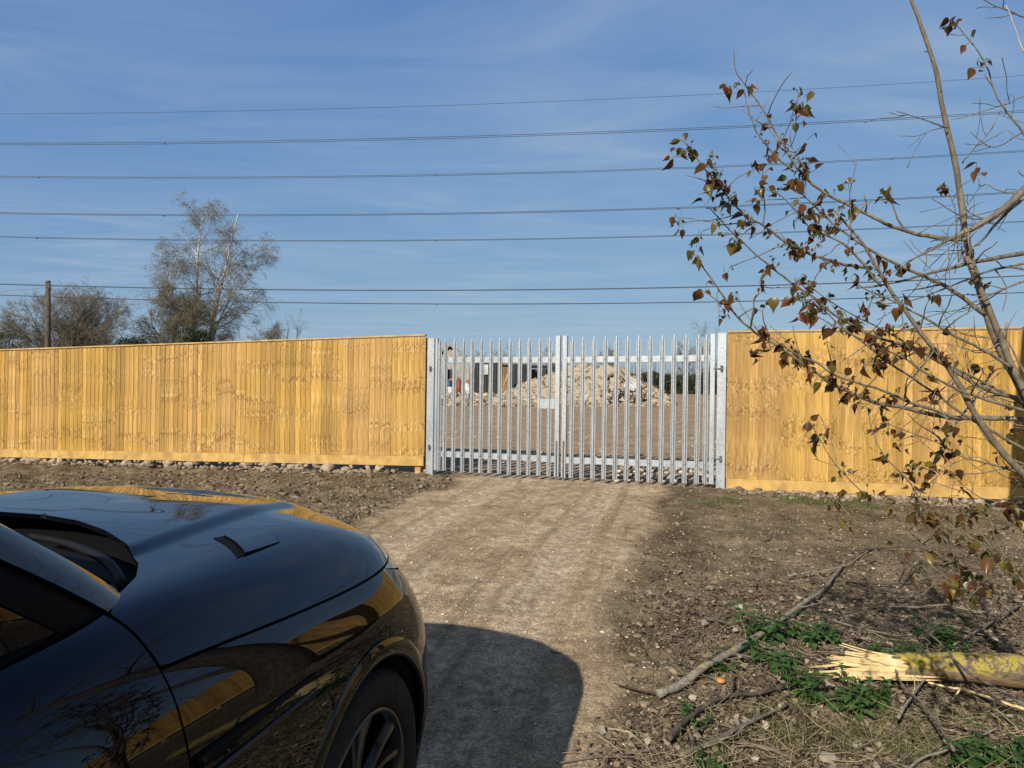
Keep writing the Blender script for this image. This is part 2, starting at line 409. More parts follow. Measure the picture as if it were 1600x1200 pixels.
def paint_mat():
    g = N('black_gloss_paint'); v = g.obj(); f = g.noise(v, 900, 2)
    dust = g.step(g.noise(v, 3.5, 6, .7), .45, .8)
    c = g.mix(f, (.0012, .0016, .0028), (.0022, .0028, .0045))
    c = g.mix(g.math('MULTIPLY', dust, .004), c, (.35, .28, .2))
    g.bsdf(c, g.math('ADD', .22, g.math('MULTIPLY', dust, .1)), 0, None, Coat_Weight=1., Coat_IOR=1.5, Coat_Roughness=g.math('ADD', .008, g.math('MULTIPLY', dust, .014)), Specular_IOR_Level=.0)
    return g.m
def bark_mat(name, a, b, sc_, lichen=None, amt=.5, bump=.6, stretch=(1, 1, .3)):
    g = N(name); v = g.scale(g.obj(), stretch); n1 = g.noise(v, sc_, 7, .65); n2 = g.noise(g.obj(), sc_ * .35, 5, .6)
    c = g.mix(g.step(n1, .3, .7), a, b)
    if lichen: c = g.mix(g.math('MULTIPLY', g.step(n2, .56, .62), amt), c, lichen)
    g.bsdf(c, .85, 0, g.bump(n1, bump, .006), Specular_IOR_Level=.2); return g.m
def log_mat():
    g = N('lichened_bark'); v = g.pos(); n1 = g.noise(g.scale(v, (.35, 1, 1)), 34, 7, .7); n2 = g.noise(v, 9, 6, .68); n3 = g.noise(v, 5, 5, .6)
    up = g.n('SeparateXYZ', {0: g.n('NewGeometry').outputs['True Normal']}).outputs[2]
    c = g.mix(g.step(n1, .3, .7), (.07, .052, .035), (.24, .18, .12))
    c = g.mix(g.step(n3, .5, .62, 0, .6), c, (.26, .265, .20))
    side = g.step(up, -.15, .25)
    c = g.mix(g.math('MULTIPLY', g.math('MULTIPLY', g.step(n2, .42, .56), side), .55), c, (.33, .32, .10)); c = g.mix(g.math('MULTIPLY', g.math('MULTIPLY', g.step(g.math('ADD', g.math('MULTIPLY', n2, .75), g.math('MULTIPLY', g.noise(v, 60, 4, .7), .55)), .60, .66), side), .85), c, (.42, .315, .06))
    c = g.mix(g.math('MULTIPLY', g.step(up, -.1, -.5), .6), c, (.30, .17, .08))
    g.bsdf(c, .9, 0, g.bump(n1, .9, .012), Specular_IOR_Level=.1); return g.m
def stone_mat(name, a, b):
    g = N(name); v = g.obj(); n1 = g.noise(v, 18, 7, .65); r = g.rand()
    c = g.mix(g.step(n1, .3, .72), a, b)
    c = g.mix(g.math('MULTIPLY', r, .35), c, tuple(x * .55 for x in a))
    g.bsdf(c, .92, 0, g.bump(n1, .7, .012), Specular_IOR_Level=.15); return g.m
def tyre_mat():
    g = N('tyre_rubber'); v = g.obj(); n = g.noise(v, 30, 5)
    g.bsdf(g.mix(g.step(n, .3, .75), (.008, .008, .009), (.028, .024, .02)), .78, 0, g.bump(n, .2, .002), Specular_IOR_Level=.3); return g.m
def corr_mat(name, col):
    g = N(name); v = g.obj(); n = g.noise(g.scale(v, (4, 4, .6)), 1.3, 6, .65)
    g.bsdf(g.mix(g.step(n, .35, .7), tuple(x * .6 for x in col), tuple(x * 1.35 for x in col)), .7); return g.m
def plant_mat(name, col, var=.35, trans=.35):
    g = N(name); v = g.obj(); n = g.noise(v, 11, 4); r = g.rand()
    c = g.mix(g.step(n, .3, .7), tuple(x * (1 - var) for x in col), tuple(x * (1 + var) for x in col))
    b = g.bsdf(c, .55, 0, None, Specular_IOR_Level=.3)
    t = g.n('BsdfTranslucent', {'Color': c}); mx = g.n('MixShader', {0: trans, 1: b.outputs[0], 2: t.outputs[0]})
    g.t.links.new(mx.outputs[0], g.out.inputs[0]); return g.m
M = dict(
    ground=ground_mat(), fence=fence_mat(), galv=galv_mat(), paint=paint_mat(), log=log_mat(), tyre=tyre_mat(),
    bolt=simple('bolt_steel', (.20, .21, .22), .45, .6),
    rail=simple('sawn_softwood', (.46, .285, .085), .65, 0, .25, 5, .3),
    post=simple('timber_post', (.42, .27, .12), .75, 0, .25, 8, .3),
    plastic=simple('black_plastic', (.008, .008, .008), .6, 0, .2, Specular_IOR_Level=.2),
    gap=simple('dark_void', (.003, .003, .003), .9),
    rubber=simple('rubber_seal', (.004, .004, .004), .6, Specular_IOR_Level=.1),
    rim=simple('dark_alloy', (.10, .095, .09), .22, .9, .1),
    brake=simple('brake_disc', (.05, .05, .05), .4, .7),
    wire=simple('conductor_alloy', (.045, .05, .055), .6, .3),
    polewood=bark_mat('creosoted_pole', (.055, .048, .04), (.12, .105, .085), 12),
    stone=stone_mat('limestone_rubble', (.34, .275, .20), (.54, .46, .36)),
    concrete=stone_mat('broken_concrete', (.33, .26, .18), (.56, .47, .355)),
    heap=stone_mat('crushed_rubble', (.24, .18, .12), (.44, .35, .25)),
    dark=corr_mat('dark_sheet_steel', (.030, .031, .036)),
    blockwork=corr_mat('rendered_blockwork', (.33, .30, .26)),
    roofgrey=corr_mat('old_roof', (.22, .20, .18)),
    trim=corr_mat('pale_trim', (.45, .44, .42)),
    scrap=corr_mat('scrap_metal', (.03, .026, .024)),
    redpaint=corr_mat('rusty_red_paint', (.24, .06, .03)), orange=corr_mat('orange_paint', (.60, .16, .03)),
    blue=corr_mat('blue_plastic', (.04, .12, .25)), white=corr_mat('white_plastic', (.62, .60, .56)),
    ply=corr_mat('weathered_plywood', (.36, .22, .09)),
    sap=bark_mat('sapling_bark', (.115, .095, .065), (.24, .20, .145), 60, (.27, .27, .21), .5, .4),
    twigbark=bark_mat('twig_bark', (.10, .085, .068), (.21, .18, .14), 30),
    branchbark=bark_mat('lichened_branch', (.16, .14, .11), (.33, .30, .25), 45, (.46, .37, .10), .75, .6, (1, 1, 1)),
    oldbark=bark_mat('tree_bark', (.05, .04, .03), (.13, .11, .085), 14),
    birch=bark_mat('birch_bark', (.33, .31, .28), (.62, .60, .56), 5, (.06, .05, .045), .7, .3, (1, 1, 1)),
    birchtwig=simple('birch_twig', (.175, .160, .138), .8), bushtwig=simple('shrub_twig', (.165, .142, .105), .8),
    greytwig=simple('grey_twig', (.16, .138, .112), .8),
    bud=plant_mat('young_leaf', (.15, .155, .055)), dkgreen=plant_mat('dark_evergreen', (.022, .036, .015), .5, .15),
    hedge=plant_mat('hedge_leaf', (.040, .045, .020), .5, .2),
    nettle=plant_mat('nettle_leaf', (.060, .125, .030), .4, .3), grass=vcol('grass_blade', .6, .35),
    leaf=vcol('bronze_leaf', .34, .48, spec=.45), litter=vcol('dead_leaf', .8, .1), bits=vcol('ground_bits', .9, 0, spec=.15),
    splinter=simple('fresh_split_wood', (.66, .50, .25), .7, 0, .22, 14, .5),
)
def glass_mat():
    g = N('tinted_glass'); g.bsdf((.004, .005, .006), .03, 0, None, Specular_IOR_Level=.32); return g.m
M['glass'] = glass_mat()
def lamp_mat():
    g = N('lamp_lens'); g.bsdf((.10, .11, .12), .06, .25, None, Coat_Weight=1., Coat_Roughness=.01); return g.m
M['lens'] = lamp_mat()

# ------------------------------------------------------------------ ground sheet
ys = np.concatenate([[-120, -50, -22, -10, -6, -4, -2.5, -1.5, -.6, .1, .6, 1.0], 1.3 * np.exp(np.linspace(0, math.log(14.5 / 1.3), 520)), 14.5 * np.exp(np.linspace(.03, math.log(1500 / 14.5), 110))])
us = np.concatenate([[-40, -12, -5, -2.6, -1.7, -1.35, -1.15], np.linspace(-1.05, 1.05, 640), [1.15, 1.35, 1.7, 2.6, 5, 12, 40]])
Yg, Ug = np.meshgrid(ys, us, indexing='ij'); Wg = .8 * np.clip(Yg, 0, None) + 2.6
Xg = Ug * Wg + np.where(np.abs(Ug) < 1, perlin(Yg * 40, Ug * 300) * .004, 0)
Zg = gz(Xg, Yg); nr, nc = Xg.shape
far = sstep(60, 140, np.hypot(Xg, Yg)); Zg = Zg * (1 - far) + (land(Xg, Yg)) * far
i, j = np.meshgrid(np.arange(nr - 1), np.arange(nc - 1), indexing='ij'); i = i.ravel(); j = j.ravel()
Fq = np.stack([i * nc + j, i * nc + j + 1, (i + 1) * nc + j + 1, (i + 1) * nc + j], -1)
tr, yd, dd, aa = zones(Xg, Yg); er, el = track_edges(Yg)
def litter_amt(x, y):
    er, el = track_edges(y)
    return sstep(.0, .7, x - er + fbm(x, y, 1.1, 3) * .6) * sstep(7.6, 4.2, y + fbm(x, y, .8, 3) * 1.2)
o = mk('ground', np.stack([Xg, Yg, Zg], -1).reshape(-1, 3), Fq, M['ground'], None, True,
       dict(lane=(Xg - (er + el) / 2).ravel(), track=tr.ravel(), yard=yd.ravel(), litter=litter_amt(Xg, Yg).ravel()))
tag(o, kind='structure')

# loose bits: low-poly lumps, many in one object
_oct = np.array([(1, 0, 0), (-1, 0, 0), (0, 1, 0), (0, -1, 0), (0, 0, 1), (0, 0, -1)], float)
_of = np.array([(0, 2, 4), (2, 1, 4), (1, 3, 4), (3, 0, 4), (2, 0, 5), (1, 2, 5), (3, 1, 5), (0, 3, 5)])
_ico = None
def ico():
    global _ico
    if _ico is None:
        t = (1 + 5 ** .5) / 2
        V = np.array([(-1, t, 0), (1, t, 0), (-1, -t, 0), (1, -t, 0), (0, -1, t), (0, 1, t), (0, -1, -t), (0, 1, -t), (t, 0, -1), (t, 0, 1), (-t, 0, -1), (-t, 0, 1)], float)
        V /= np.linalg.norm(V[0])
        Fc = np.array([(0, 11, 5), (0, 5, 1), (0, 1, 7), (0, 7, 10), (0, 10, 11), (1, 5, 9), (5, 11, 4), (11, 10, 2), (10, 7, 6), (7, 1, 8), (3, 9, 4), (3, 4, 2), (3, 2, 6), (3, 6, 8), (3, 8, 9), (4, 9, 5), (2, 4, 11), (6, 2, 10), (8, 6, 7), (9, 8, 1)])
        _ico = (V, Fc)
    return _ico
def scatter_lumps(name, X, Y, S, cols, squash=.65, sink=.25, rough=.35):
    V0, F0 = ico(); n = len(X)
    V = V0[None] * (1 + rng.uniform(-rough, rough, (n, 12, 1))) * S[:, None, None] * rng.uniform(.6, 1.3, (n, 1, 3))
    V[..., 2] *= squash
    a = rng.uniform(0, 6.28, n); c, s = np.cos(a)[:, None], np.sin(a)[:, None]
    V = np.stack([V[..., 0] * c - V[..., 1] * s, V[..., 0] * s + V[..., 1] * c, V[..., 2]], -1)
    V += np.stack([X, Y, gz(X, Y) + S * squash * (1 - 2 * sink)], -1)[:, None]
    Fc = (np.arange(n)[:, None, None] * 12 + F0).reshape(-1, 3)
    o = mk(name, V.reshape(-1, 3), Fc, M['bits'], None, False, dict(Col=np.repeat(cols, 12, 0)))
    return tag(o, kind='stuff')
def near_pts(n, y0, y1, k=.75, extra=.3):
    y = y0 * np.exp(rng.uniform(0, 1, n) ** .9 * math.log(y1 / y0)); x = rng.uniform(-1, 1, n) * (k * y + extra); return x, y
def tint(n, a, b, jit=.12):
    t = rng.uniform(0, 1, (n, 1)); return (np.array(a) * (1 - t) + np.array(b) * t) * (1 + rng.uniform(-jit, jit, (n, 1)))
# soil crumbs and clods on the verges
x, y = near_pts(52000, 2.4, 12.5); t_, y_, d_, a_ = zones(x, y); k = (t_ + y_ < rng.uniform(.1, .6, len(x))) & (d_ > -.05); x, y = x[k], y[k]
S = rng.gamma(1.4, .0050, len(x)) + .003; S = np.minimum(S, .036); S *= np.where(x < -.5, 1.45, .8)
tag(scatter_lumps('soil_clods', x, y, S, tint(len(x), (.10, .074, .050), (.27, .208, .145)), .6, .35, .6), 'loose dark soil crumbs and clods on the verges')
# pale chips
x, y = near_pts(15000, 2.4, 14); t_, y_, d_, a_ = zones(x, y); k = rng.uniform(0, 1, len(x)) < np.where(t_ > .5, .75, .9); x, y = x[k], y[k]
S = np.minimum(rng.gamma(1.2, .0024, len(x)) + .0016, .014)
tag(scatter_lumps('stone_chips', x, y, S, tint(len(x), (.30, .24, .17), (.62, .54, .42)), .6, .2, .5), 'pale stone chips strewn over the earth')
# gravelly spill inside the gate and along the yard
q = rng.uniform(0, 1, (2500, 2)); a = q[:, 0] ** .6 * 6 + .6; b = .25 + q[:, 1] * 2.2
x = GL[0] + GU[0] * a + GN[0] * b; y = GL[1] + GU[1] * a + GN[1] * b; k = rng.uniform(0, 1, len(x)) < sstep(2.2, 4.6, a + rng.normal(0, .3, len(a))); x, y = x[k], y[k]
tag(scatter_lumps('gravel_spill', x, y, np.minimum(rng.gamma(2., .011, len(x)) + .006, .06), tint(len(x), (.30, .24, .17), (.60, .53, .42))), 'pale broken stone spilled just inside the gate')
# dead leaves
def leaves_flat(name, x, y, S, cols, label, lift=.012):
    n = len(x); b = np.array([(-.5, -.32, .02), (0, -.42, 0), (.55, 0, .1), (0, .42, 0), (-.5, .3, .06), (-.1, 0, -.08)], float)
    V = np.repeat(b[None], n, 0) * S[:, None, None]; V[..., 2] *= rng.uniform(-2.2, 2.6, (n, 1)); V += rng.normal(0, .05, V.shape) * S[:, None, None]
    ex, ey, ez = rng.normal(0, .45, n), rng.normal(0, .45, n), rng.uniform(0, 6.28, n)
    def rot(V, a, i, j):
        c, s = np.cos(a)[:, None], np.sin(a)[:, None]; W = V.copy(); W[..., i] = V[..., i] * c - V[..., j] * s; W[..., j] = V[..., i] * s + V[..., j] * c; return W
    V = rot(rot(rot(V, ex, 1, 2), ey, 0, 2), ez, 0, 1)
    V += np.stack([x, y, gz(x, y) + lift + S * .15], -1)[:, None]
    Fb = np.array([(0, 1, 5), (1, 2, 5), (2, 3, 5), (3, 4, 5), (4, 0, 5)])
    o = mk(name, V.reshape(-1, 3), (np.arange(n)[:, None, None] * 6 + Fb).reshape(-1, 3), M['litter'], None, False, dict(Col=np.repeat(cols, 6, 0)))
    return tag(o, label, kind='stuff')
x, y = near_pts(44000, 2.5, 9.5); k = rng.uniform(0, 1, len(x)) < litter_amt(x, y) * sstep(10, 4.5, y) * .95; x, y = x[k], y[k]
leaves_flat('dead_leaves', x, y, np.minimum(rng.gamma(3.0, .0058, len(x)) + .007, .036), tint(len(x), (.06, .042, .027), (.25, .195, .13), .3), 'brown dead leaves littering the ground by the log')
k = rng.uniform(0, 1, len(x)) < .035; leaves_flat('pale_leaves', x[k], y[k], rng.uniform(.025, .052, k.sum()), tint(k.sum(), (.24, .19, .14), (.42, .35, .28)), 'pale bleached dead leaves among the litter', .025)
# twigs and straw
def twigs(name, x, y, Ln, r, cols, label, mat='bits', lift=.01, tilt=.12, curl=.25):
    n = len(x); NP = 5; a = rng.uniform(0, 6.28, n); e = rng.normal(0, tilt, n); t = np.linspace(-.5, .5, NP)
    bend = rng.normal(0, curl, (n, 1)) * (t ** 2)[None] * 2 + np.cumsum(rng.normal(0, .04, (n, NP)), 1)
    P = np.stack([np.cos(a)[:, None] * t - np.sin(a)[:, None] * bend, np.sin(a)[:, None] * t + np.cos(a)[:, None] * bend, np.abs(e)[:, None] * (t + .5) + 0 * bend], -1) * Ln[:, None, None]
    gx, gy = x[:, None] + P[..., 0], y[:, None] + P[..., 1]; base = gz(gx, gy); zs = np.maximum(base * .5 + base.mean(1, keepdims=True) * .5, base)
    P = np.stack([gx, gy, zs + lift + P[..., 2] + r[:, None]], -1); Rr = r[:, None] * np.linspace(1.15, .55, NP)
    V, Fc = tubes(P, Rr, 4); o = mk(name, V, Fc, M[mat], None, True, dict(Col=np.repeat(cols, NP * 4, 0))); return tag(o, label, kind='stuff')
x, y = near_pts(16000, 2.5, 10.5); k = rng.uniform(0, 1, len(x)) < np.maximum(litter_amt(x, y), .10 * (x > track_edges(y)[0])) * .12; x, y = x[k], y[k]
twigs('twig_litter', x, y, rng.gamma(2.0, .085, len(x)) + .04, rng.gamma(2, .0012, len(x)) + .0010, tint(len(x), (.055, .040, .028), (.20, .15, .105)), 'thin dead twigs strewn around the log')
x, y = near_pts(15000, 2.5, 7); k = rng.uniform(0, 1, len(x)) < litter_amt(x, y) * sstep(6.5, 3, y) * .42; x, y = x[k], y[k]
twigs('straw_litter', x, y, rng.gamma(2.5, .045, len(x)) + .04, rng.uniform(.0008, .0018, len(x)), tint(len(x), (.24, .19, .11), (.42, .34, .21)), 'straw coloured dead grass stalks on the ground', lift=.02, tilt=.3)
# grass blades in tufts
def blades(name, C, label, per=40, h=(.04, .13), rad=.1, col=((.06, .11, .02), (.13, .19, .045))):
    cx, cy = np.repeat(C[:, 0], per), np.repeat(C[:, 1], per); n = len(cx)
    x = cx + rng.normal(0, rad, n); y = cy + rng.normal(0, rad, n); H = rng.uniform(*h, n); a = rng.uniform(0, 6.28, n); wd = rng.uniform(.0015, .0035, n); ln = rng.uniform(.2, .9, n) * H
    z = gz(x, y) - .005; dx, dy = np.cos(a), np.sin(a); t = np.array([0, .5, 1.])
    V = np.zeros((n, 6, 3))
    for q, tt in enumerate(t):
        for sgn in (0, 1):
            ww = (sgn - .5) * 2 * wd * (1 - .8 * tt)
            V[:, q * 2 + sgn] = np.stack([x + dx * ln * tt ** 2 - dy * ww, y + dy * ln * tt ** 2 + dx * ww, z + H * tt * (1 - .25 * tt)], -1)
    Fb = np.array([(0, 1, 3, 2), (2, 3, 5, 4)])
    o = mk(name, V.reshape(-1, 3), (np.arange(n)[:, None, None] * 6 + Fb).reshape(-1, 4), M['grass'], None, False, dict(Col=np.repeat(tint(n, *col), 6, 0)))
    return tag(o, label, kind='stuff')
def gp(px, py, D0=4.):
    """ground point under a photo pixel"""
    D = D0
    for _ in range(40):
        p = at(px, py, D); zt = float(land(p[0], p[1])); dz = EYE - zt; tgt = D * dz / max(EYE - p[2], .02); D = .5 * D + .5 * np.clip(tgt, .5, 200)
    p = at(px, py, D); return np.array([p[0], p[1], float(gz(p[0], p[1]))])
C = []
for px, py, s, n_ in [(1120, 783, 35, 9), (1225, 780, 30, 10), (1285, 785, 30, 8), (1345, 790, 25, 10), (1500, 790, 30, 5), (1440, 1165, 60, 16), (1400, 1120, 40, 8), (1330, 1150, 60, 10), (1250, 1160, 60, 8), (1110, 1190, 10, 3), (1180, 1130, 30, 5), (1560, 1120, 30, 5), (1280, 1110, 25, 5)]:
    for _ in range(n_):
        p = gp(px + rng.normal(0, s * .6), py + rng.normal(0, s * .25 if py > 900 else 4)); C.append(p[:2])
C = np.array(C)
kf = C[:, 1] > 7
blades('verge_grass', C[kf], 'short green grass sprouting at the foot of the fence', 60, (.02, .07), .10)
blades('foreground_grass', C[~kf], 'sparse green grass growing through the leaf litter', 24, (.03, .12), .09, ((.07, .10, .02), (.24, .23, .09)))

# ------------------------------------------------------------------ timber fences
def fence(p0, p1, t0z, t1z, b0z, b1z, first, nbay, label, seed):
    """from p0 along p1 (plan points), linear top/bottom heights at both"""
    r_ = np.random.default_rng(seed)
    p0 = np.array(p0[:2]); dv = np.array(p1[:2]) - p0; Lr = np.linalg.norm(dv); u = dv / Lr
    nrm = np.array([u[1], -u[0]]); nrm = nrm if nrm @ -p0 > 0 else -nrm       # towards the viewer
    top = lambda t: t0z + (t1z - t0z) * t / Lr
    bot = lambda t: b0z + (b1z - b0z) * t / Lr
    root = thing('timber_fence', (*p0, float(land(*p0))), label, 'fence')
    def P(t, o, z): return np.array([p0[0] + u[0] * t + nrm[0] * o, p0[1] + u[1] * t + nrm[1] * o, z])
    GB = .155; W = .10; edges = [0.] + [first + 3.05 * k for k in range(nbay)]
    gcount = 0; gl = 0; gid = r_.uniform()
    for a, b in zip(edges[:-1], edges[1:]):
        mb = MB(); n = max(1, round((b - a) / W)); wd = (b - a) / n
        for k in range(n):
            if gl <= 0: gl = int(r_.integers(2, 8)); gid = r_.uniform()
            gl -= 1; bid = r_.uniform(); ta = a + k * wd; tb = ta + wd * 1.22
            if k == n - 1: tb = b - .003
            o1, o2 = .016 + r_.uniform(-.002, .002), .007; cup = r_.uniform(-.0025, .0025)
            V = []; U = []
            for t, oo in ((ta, o1), ((ta + tb) / 2, (o1 + o2) / 2 + cup), (tb, o2)):
                for z, zz in ((bot(t) + GB + .002, 0.), (top(t) - .004 - r_.uniform(0, .004), 1.)):
                    V += [P(t, oo, z)]; U += [((t - (ta + tb) / 2), z)]
            for t in (ta, tb):
                for z in (bot(t) + GB + .002, top(t) - .006): V += [P(t, -.002, z)]; U += [((t - (ta + tb) / 2), z)]
            mb.add(V, [(0, 2, 3, 1), (2, 4, 5, 3), (6, 0, 1, 7), (4, 8, 9, 5), (1, 3, 7), (3, 5, 9, 7)], board=bid, plank=gid, uv=U)
        mb.build('board_panel', M['fence'], root)
        # gravel board: one plank per bay, then capping, rails behind, posts
        ang = np.array([*u, (bot(b) - bot(a)) / (b - a)]); ang /= np.linalg.norm(ang); ax = np.array([ang, [*nrm, 0], np.cross(ang, [*nrm, 0])])
        MB().box(P((a + b) / 2, .020, (bot(a) + bot(b)) / 2 + GB / 2), ((b - a) / 2 - .0025, .016, GB / 2), ax, .004).build('gravel_board', M['rail'], root)
        ang = np.array([*u, (top(b) - top(a)) / (b - a)]); ang /= np.linalg.norm(ang); ax = np.array([ang, [*nrm, 0], np.cross(ang, [*nrm, 0])])
        MB().box(P((a + b) / 2, .004, (top(a) + top(b)) / 2 + .014), ((b - a) / 2 - .001, .034, .013), ax, .004).build('capping_rail', M['rail'], root)
        for f in (.12, .5, .86):
            MB().box(P((a + b) / 2, -.042, (top(a) + top(b)) / 2 * f + (bot(a) + bot(b)) / 2 * (1 - f)), ((b - a) / 2 - .002, .038, .045), ax, .004).build('arris_rail', M['post'], root)
        for t in ((a + .12, (a + b) / 2) if a == 0 else (a, (a + b) / 2)):
            g = float(land(*P(t, 0, 0)[:2]))
            MB().box(P(t, -.10 + (.075 if t > 0 else 0), (g - .3 + bot(t) + .03) / 2), (.05, .022, (bot(t) + .03 - g + .3) / 2), np.array([[*u, 0], [*nrm, 0], [0, 0, 1.]]), .004).build('peg', M['post'], root)
        g = float(land(*P(a, 0, 0)[:2]))
        MB().box(P(a + .06, -.135, (g - .3 + top(a)) / 2), (.05, .05, (top(a) - g + .3) / 2 - .03), np.array([[*u, 0], [*nrm, 0], [0, 0, 1.]]), .006).build('fence_post', M['post'], root)
    return P, bot, edges[-1], u, nrm
DL, DR = 11.82, 10.22
a0, a1 = at(666, 525, DL), at(0, 548, 14.54); b0, b1 = at(664, 728, DL), at(0, 714, 14.54)
PL, botL, LL, uL, nL = fence(a0, a1, a0[2], a1[2], b0[2], b1[2], 3.4, 6, 'new golden timber closeboard fence left of the metal gates', 11)
a0, a1 = at(1137, 520, DR), at(1600, 514, 9.35); b0, b1 = at(1134, 765, DR), at(1600, 781, 9.35)
PR, botR, LR, uR, nR = fence(a0, a1, a0[2], a1[2], b0[2], b1[2], 3.05, 4, 'new golden timber closeboard fence right of the gates, behind the sapling', 12)

# rubble packed under the gravel boards: every stone an object
def rock_mesh(seed, r=.5):
    import bmesh
    r_ = np.random.default_rng(seed); bm = bmesh.new(); bmesh.ops.create_icosphere(bm, subdivisions=2, radius=1)
    cuts = unit(r_.normal(size=(7, 3))); lim = r_.uniform(.42, .8, 7)
    for v in bm.verts:
        p = np.array(v.co)
        for c, l in zip(cuts, lim):
            dd_ = p @ c
            if dd_ > l: p = p - c * (dd_ - l) * .9
        p += r_.normal(0, .035, 3); v.co = p * [1, .8, .65]
    me = bpy.data.meshes.new('rubble_stone'); bm.to_mesh(me); bm.free(); return me
ROCKS = [rock_mesh(100 + k) for k in range(9)]
for me in ROCKS: me.materials.append(M['stone'])
def stone(p, s, label, group, mat=None):
    o = bpy.data.objects.new('rubble_stone', ROCKS[int(rng.integers(len(ROCKS)))]); COL.objects.link(o); o.location = p
    o.scale = np.array([1, 1, 1]) * s * rng.uniform(.8, 1.25, 3); o.rotation_euler = rng.uniform(-.5, .5, 3) + [0, 0, rng.uniform(0, 6.28)]
    return tag(o, label, 'stone', group)
def row(Pf, bot, t0, t1, n, label, group):
    for t in np.linspace(t0, t1, n):
        t = t + rng.normal(0, .02); big = rng.uniform() < .2; s = rng.uniform(.085, .13) if big else rng.uniform(.022, .065)
        of = rng.uniform(-.03, .09); p = Pf(t, of, 0); g = float(gz(p[0], p[1])); z = min(g + s * rng.uniform(.1, .6), bot(t) - s * .5)
        if rng.uniform() < .4: z = bot(t) - s * .55; 
        stone((p[0], p[1], z), s, label, group)
row(PL, botL, .75, 9.1, 130, 'pale limestone lump packed under the left fence', 'stones under the left fence')
row(PR, botR, .3, 4.4, 95, 'pale limestone lump packed under the right fence', 'stones under the right fence')
def footsoil(Pf, t0, t1, n):
    q = np.array([Pf(t, o_, 0)[:2] for t, o_ in zip(rng.uniform(t0, t1, n), rng.normal(.10, .09, n))]); return q[:, 0], q[:, 1]
for Pf, t0, t1 in ((PL, .5, 10), (PR, 0, 5)):
    x, y = footsoil(Pf, t0, t1, 1500); tag(scatter_lumps('soil_crumbs', x, y, np.minimum(rng.gamma(1.8, .011, len(x)) + .006, .06), tint(len(x), (.10, .074, .05), (.33, .27, .20)), .7, .25, .6), 'crumbled soil and rubble bits heaped at the fence foot')
# ------------------------------------------------------------------ palisade gates
UX = np.array([*GU, 0]); NX = np.array([*GN, 0]); ZX = np.array([0, 0, 1.]); AXG = np.array([UX, NX, ZX])
def GP(a, b, z): return np.array([GL[0] + GU[0] * a + GN[0] * b, GL[1] + GU[1] * a + GN[1] * b, z])
def apx(px, py):
    """distance along the gate line of a photo column, with its depth"""
    lo_, hi_ = -1., 6.
    for _ in range(50):
        mid = (lo_ + hi_) / 2; q = proj(GP(mid, 0, .25 + (EYE - .25) * (745 - py) / 140))
        if q[0] < px: lo_ = mid
        else: hi_ = mid
    p = GP(lo_, 0, 0); return lo_, at(px, py, p[1])[2]
def post(px, pyt, pyb, w, label):
    a, zt = apx(px, pyt); zt = at(px, pyt, GP(a, 0, 0)[1])[2]; base = GP(a, 0, 0); g = float(land(base[0], base[1]))
    r = thing('gate_post', (*base[:2], g), label, 'gate post', 'steel gate posts')
    MB().box(GP(a, 0, (zt + g - .4) / 2), (w / 2, w / 2, (zt - g + .4) / 2), AXG, .006).build('steel_post', M['galv'], r)
    MB().box(GP(a, 0, zt + .003), (w / 2 - .004, w / 2 - .004, .003), AXG).build('post_cap', M['galv'], r)
    return r, a, zt
pl, aL, zL = post(676, 529, 741, .125, 'thick galvanised gate post standing against the left fence')
pr, aR, zR = post(1129, 521, 763, .125, 'thick galvanised gate post standing against the right fence')
def pale_mesh(mb, a, b, z0, z1, w=.066):
    xs = np.array([-.5, -.40, -.22, -.10, .10, .22, .40, .5]) * w; yb = np.array([.004, .004, .016, -.016, -.016, .016, .004, .004])
    ht = np.array([-.085, -.055, -.10, -.03, -.03, -.10, -.055, -.085])
    V = []; n = len(xs)
    jl = rng.normal(0, .004)
    zr = [z0] * n, [z1 - .13] * n, z1 + ht
    for Z in zr:
        for x, y, z in zip(xs, yb, Z): V.append(GP(a + x + jl * (z - z0) / 2., b + y, z))
    # the middle ridge ends in a point
    V.append(GP(a + jl * (z1 - z0) / 2., b - .016, z1)); k = len(V) - 1
    Fc = []
    for r_ in range(2):
        for q in range(n - 1): Fc.append((r_ * n + q, r_ * n + q + 1, (r_ + 1) * n + q + 1, (r_ + 1) * n + q))
    Fc.append((2 * n + 3, 2 * n + 4, k))
    m0 = len(V)
    V2 = [np.array(v) + NX * .003 for v in V]; Fc += [tuple(i + m0 for i in f[::-1]) for f in Fc]
    for q in range(n - 1): Fc.append((q + 1, q, q + m0, q + 1 + m0))
    Fc += [(0, n, n + m0, m0), (n, 2 * n, 2 * n + m0, n + m0), (n - 1, n - 1 + m0, 2 * n - 1 + m0, 2 * n - 1), (2 * n - 1, 2 * n - 1 + m0, 3 * n - 1 + m0, 3 * n - 1)]
    mb.add(V + V2, Fc)
